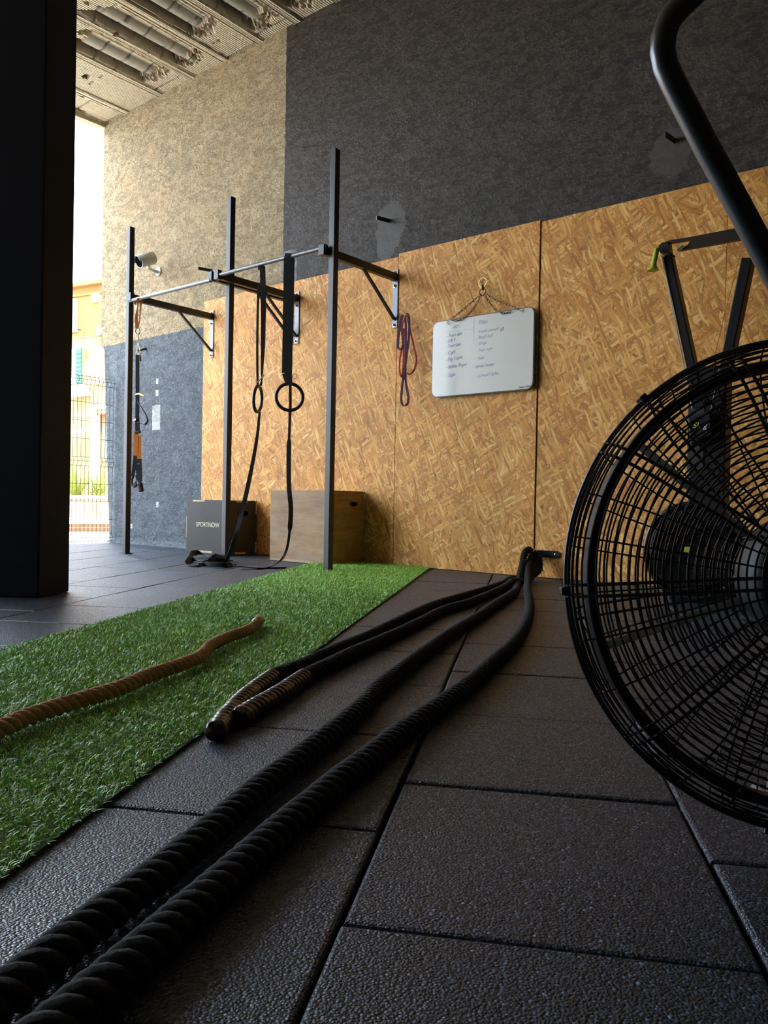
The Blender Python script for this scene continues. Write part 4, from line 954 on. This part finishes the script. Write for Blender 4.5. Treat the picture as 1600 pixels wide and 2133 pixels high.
MB().bb(E_(1437, 900).x, E_(1470, 900).x, ye-.036, ye-.03, .75, 1.25).build('column_facing', simple('dark_grey_panel', (.012, .012, .012), .5), er)
mo = MB(); mo.prism([E_(1434, 870, -.1), E_(1478, 855, -.1), E_(1482, 905, -.1), E_(1438, 925, -.1)], (0, .05, 0)); mo.build('monitor', 'ergblk', er, bevel=.004)
L = [text_mesh(None, 'SL', E_(1443, 891.5, -.104), (1, 0, 0), (0, 0, 1), .045, 'yellowtxt', er, shear=.2)]; merge_text('lettering', L, er)
L = [text_mesh(None, 'g', E_(1465, 891.5, -.104), (1, 0, 0), (0, 0, 1), .045, 'whitetxt', er, shear=.2)]; merge_text('lettering', L, er)
for (x, y) in ((1455, 851), (1448, 871), (1466, 829)): MB().tube([E_(x, y, -.11), E_(x, y, -.10)], .006, 8).build('screw', 'chrome', er)
fc = E_(1447, 1148, -.25)
Mf = Matrix.Translation(fc) @ Matrix.Rotation(PI/2, 4, 'X')
MB().lathe([(.20, -.07), (.235, -.05), (.255, 0), (.235, .05), (.20, .06), (.17, .045), (.05, .05), (.02, .055)], 48, Mf).build('flywheel_housing', 'glossring', er, smooth=True)
MB().torus(fc+Vector((0, -.03, 0)), (0, 1, 0), .262, .018, 56, 10).build('outer_ring', 'glossring', er, smooth=True)
for k in range(9):
    r = .06+.014*k; MB().torus(fc+Vector((0, -.055, 0)), (0, 1, 0), r, .002, 40, 5).build('vent_ring', 'black', er)
MB().box(fc+Vector((-.02, -.065, .01)), (.035, .004, .03)).build('green_badge', 'lime', er)
MB().bb(fc.x-.13, fc.x+.35, fc.y-.03, ye+.05, .004, .05).build('base', 'ergblk', er, bevel=.006)
MB().bb(fc.x-.05, fc.x+.22, fc.y+.03, ye, .04, .42).build('lower_housing', 'ergblk', er, bevel=.02)

# ================================================================== WALL FIXTURES
def iron(label, tip, root, w, mt='steel', ya=OSB):
    o = MB(); a = Vector(tip); b_ = Vector(root); o.bar(a, b_, .008, w, (0, 0, 1))
    o.torus(a+(b_-a).normalized()*.02+Vector((.004, 0, 0)), (1, 0, 0), .006, .002, 12, 5)
    return tag(o.build('wall_bracket', mt), label, 'bracket', 'short iron brackets in the wall')
iron('short black iron bracket on the black wall above the second strand board', Yp(784.5, 453, WALL-.14), Yp(810, 460, WALL), .032)
iron('short black iron bracket high on the black wall near the bent tube', Yp(1386, 279, WALL-.12), Yp(1406, 294, WALL), .034)
iron('short brown iron bracket on the unpainted wall above the left strand board', Yp(413, 558.5, WALL-.12), Yp(441, 564, WALL), .030)
o = MB().tube([Yp(287, 731, WALL-.12), Yp(303, 726.5, WALL)], [.008, .014], 8).build('wall_peg', 'steel'); tag(o, 'thin iron peg in the grey wall behind the trainer strap', 'peg')

cmr = thing('security_camera', Yp(330, 565, WALL), 'pale grey bullet security camera on the unpainted wall', 'security camera')
hc = Yp(306, 541, WALL-.26); dirv = Vector((-.10, -.9, -.42)).normalized()
Mq = dirv.to_track_quat('Z', 'Y').to_matrix().to_4x4(); Mq.translation = hc
MB().lathe([(.03, -.10), (.058, -.09), (.064, -.07), (.066, .085), (.067, .10), (.060, .102)], 28, Mq).build('body', 'offwhite', cmr, smooth=True)
MB().lathe([(.060, .098), (.060, .104)], 28, Mq).build('lens_face', 'lensblk', cmr, smooth=True)
sh = MB(); vs = []; n = 14
for zz in (-.08, .125):
    for k in range(n+1):
        a = PI*(k/n)*1.0; vs.append(Mq @ Vector((.070*math.cos(a), .070*math.sin(a), zz)))
sh.add(vs, [(k, k+1, n+2+k, n+1+k) for k in range(n)]); oo = sh.build('sun_shield', 'offwhite', cmr, smooth=True); md = oo.modifiers.new('t', 'SOLIDIFY'); md.thickness = .003
MB().tube([hc+Vector((0.01, .02, -.06)), Yp(308, 557, WALL-.2), Yp(314, 561, WALL-.14), Yp(328, 567, WALL-.01)], [.014, .018, .014, .02], 12).build('arm', 'offwhite', cmr, smooth=True)
MB().lathe([(.048, 0), (.048, .012), (.03, .02)], 24, Matrix.Translation(Yp(331, 566, WALL)) @ Matrix.Rotation(PI/2, 4, 'X')).build('base', 'offwhite', cmr, smooth=True)

# ================================================================== FENCE
FX = -8.27
fence = thing('mesh_fence', (FX, 3.9, 0), 'green-grey welded wire mesh fence closing the open side', 'fence')
hz_ = [1.905, 1.865, 1.815, 1.61, 1.40, 1.195, .985, .938, .885, .68, .48, .27, .105, .062, .02]
def fold(z):
    for a in (1.86, .938, .062):
        if abs(z-a) < .05: return .035*(1-abs(z-a)/.05)
    return 0
for (ya, yb_) in ((2.66, 5.115), (.16, 2.62), (-2.34, .12)):
    f = MB()
    for z in hz_: f.tube([(FX+fold(z), ya, z), (FX+fold(z), yb_, z)], .0031, 5)
    y = yb_-.012
    zz = sorted(set([.0, .03, .062, .105, .5, .885, .938, .985, 1.5, 1.81, 1.86, 1.905, 1.925]))
    while y > ya:
        f.tube([(FX+fold(z)+.004, y, z) for z in zz], .0029, 5); y -= .05
    f.build('mesh_panel', 'wire', fence)
for y in (2.64, .14, -2.36): MB().bb(FX-.03, FX+.03, y-.03, y+.03, 0, 1.98).build('post', 'wire', fence)

# ================================================================== OUTSIDE
gq = MB(); gq.bb(-90, -8.25, -40, 60, -.35, -.012); tag(gq.build('ground', 'concrete'), 'sunlit pale paving outside', None, kind='structure')
P0 = Vector((-29, 17, 0)); tt = Vector((.978, .21, 0)).normalized(); nf = tt.cross(Vector((0, 0, 1)))
def Fp(px, py, off=0.):
    d = ray(px, py); s = ((P0-CAM).dot(nf)+off)/d.dot(nf); return CAM+d*s
def fquad(mb, pts, thick, off=0.):
    mb.prism([Fp(x, y, off) for x, y in pts], -nf*thick); return mb
bl = thing('apartment_building', P0, 'sunlit ochre apartment building beyond the fence with green and grey shutters', 'building')
ztop = Fp(178, 598).z; zmid = Fp(178, 702).z
u0, u1 = -9, 9
def wallbox(z0, z1, dpt, out, mt, nm, a=u0, b_=u1):
    p = [P0+tt*a+nf*out, P0+tt*b_+nf*out, P0+tt*b_+nf*(out-dpt), P0+tt*a+nf*(out-dpt)]
    return MB().prism([(q.x, q.y, z0) for q in p], (0, 0, z1-z0)).build(nm, mt, bl)
wallbox(zmid, ztop, 7, 0, 'ochre', 'upper_wall'); wallbox(-.3, zmid, 7, .02, 'cream', 'lower_wall')
wallbox(ztop, ztop+.14, 7.3, .25, 'ochre', 'cornice'); wallbox(ztop-.35, ztop-.25, .1, .06, 'ochre', 'moulding')
wallbox(zmid-.04, zmid+.03, .05, .05, 'timber', 'string_course')
def shutter(x0, x1, y0, y1, mt, nm='shutter', bars=8):
    o = fquad(MB(), [(x0, y0), (x1, y0-(x1-x0)*.17), (x1, y1-(x1-x0)*.1), (x0, y1)], .06, .08).build(nm, mt, bl)
    for k in range(1, bars):
        y = y0+(y1-y0)*k/bars; fquad(MB(), [(x0+.6, y), (x1-.6, y-1.2), (x1-.6, y-.2), (x0+.6, y+1)], .03, .1).build('slat', 'trimw' if mt == 'shut' else mt, o)
shutter(143, 152, 623, 693, 'shut'); shutter(153, 160, 623, 692, 'shut')
shutter(200.5, 206, 722, 800, 'shut'); shutter(208, 214, 721, 799, 'shut')
shutter(157, 169, 727, 800, 'shutg')
fquad(MB(), [(190, 612), (204, 610), (204, 627), (190, 629)], .1, .1).build('white_panel', 'frosted', bl)
fquad(MB(), [(140, 729), (157, 727), (157, 800), (140, 800)], .05, .04).build('door_panel', 'frosted', bl)
fquad(MB(), [(173.5, 731), (178, 729), (177, 742), (174, 743)], .12, .15).build('wall_lantern', 'timber', bl)
fquad(MB(), [(170, 684), (171.3, 684), (171.3, 706), (170, 706)], .05, .06).build('drain_pipe', 'timber', bl)
fquad(MB(), [(140, 682), (171, 684), (171, 685.4), (140, 683.6)], .05, .06).build('cable', 'timber', bl)
fquad(MB(), [(140, 804), (173, 800), (174, 822), (140, 826)], .35, .4).build('air_conditioner', 'trimw', bl)
fquad(MB(), [(186, 845), (226, 840), (226, 850), (186, 853)], .4, .5).build('porch_beam', 'frosted', bl)
fquad(MB(), [(186, 850), (196, 850), (196, 1010), (186, 1010)], .3, .4).build('porch_pillar', 'frosted', bl)
fquad(MB(), [(197, 853), (221, 851), (221, 861), (197, 863)], .3, .45).build('awning', 'awning', bl)
fquad(MB(), [(214, 885), (222, 884), (222, 960), (214, 960)], .05, .1).build('window', 'glass', bl)
fquad(MB(), [(140, 867), (186, 868), (186, 870), (140, 869)], .3, .9).build('balcony_rail', 'timber', bl)
fquad(MB(), [(140, 898), (178, 892), (178, 896), (140, 903)], .3, .9).build('balcony_slab', 'trimw', bl)
# street-side box at the wall edge
fquad(MB(), [(201, 682), (210, 679), (210, 697), (201, 699)], .2, .3).build('meter_box', simple('grey_box', (.14, .13, .15), .6), bl)

gw = thing('garden_wall', (-14, 8.4, 0), 'pale rubble garden wall with a flat white coping beyond the fence', 'wall')
gd = Vector((.83, .55, 0)).normalized()
ga = Dp(120, 1033, 15.5); gb = Dp(300, 1033, 16.5)
def gwall(mt, nm, z0, z1, th, out=0.):
    d = (gb-ga); d.z = 0; d.normalize(); n = Vector((-d.y, d.x, 0)); a = ga-d*6+n*out; b_ = gb+d*1.5+n*out
    mb = MB().prism([(a.x, a.y, z0), (b_.x, b_.y, z0), (b_.x+n.x*th, b_.y+n.y*th, z0), (a.x+n.x*th, a.y+n.y*th, z0)], (0, 0, z1-z0)); return mb.build(nm, mt, gw, bevel=.01)
gwall('stone', 'rubble_wall', .02, .50, .35); gwall('trimw', 'coping', .50, .57, .45, -.05); gwall('trimw', 'plinth', -.02, .10, .5, -.12)
cb = MB(); gd2 = (gb-ga); gd2.z = 0; gd2.normalize(); n2 = Vector((-gd2.y, gd2.x, 0))
pc_ = Dp(190, 1110, 12.)
bn = thing('timber_kerb', (pc_.x, pc_.y, -.01), 'low brown timber board edging outside, at the foot of the fence view', 'kerb')
for k, z in enumerate((.0, .065)):
    a = Vector((pc_.x, pc_.y, z+.03))-gd2*4; b_ = a+gd2*5.2; MB().bar(a, b_, .05, .06).build('board', 'timber', bn)

def rosette(loc, size, n, mt, label, name='palm_shrub', grp='spiky shrubs behind the garden wall', trunk=.35):
    t = thing(name, loc, label, 'shrub', grp)
    MB().tube([loc, Vector(loc)+Vector((0, 0, trunk))], [.12, .09], 8).build('trunk', 'timber', t)
    f = MB(); base = Vector(loc)+Vector((0, 0, trunk))
    for k in range(n):
        a = random.random()*2*PI; el = random.uniform(.1, 1.45); L = size*random.uniform(.7, 1.1); d = Vector((math.cos(a)*math.cos(el), math.sin(a)*math.cos(el), math.sin(el)))
        pts = [base+d*L*s+Vector((0, 0, -L*.35*s*s*math.cos(el))) for s in (0, .3, .6, 1)]
        f.ribbon(pts, d.cross(Vector((0, 0, 1))), [.03*size, .05*size, .035*size, .004], .004)
    f.build('leaves', mt, t)
for (px, py, dep_, sz, n, mt, lb) in ((160, 985, 17.5, 1.0, 90, 'leaf', 'tall yellow-green spiky shrub behind the garden wall, left one'), (205, 1010, 17.8, .85, 90, 'leaf', 'yellow-green spiky shrub behind the garden wall, right one'), (182, 1028, 17., .55, 70, 'leaf2', 'low dry orange-brown shrub between the two spiky shrubs')):
    p = Dp(px, py, dep_); p.z = 0; rosette(p, sz, n, mt, lb, trunk=.5 if mt == 'leaf' else .25)
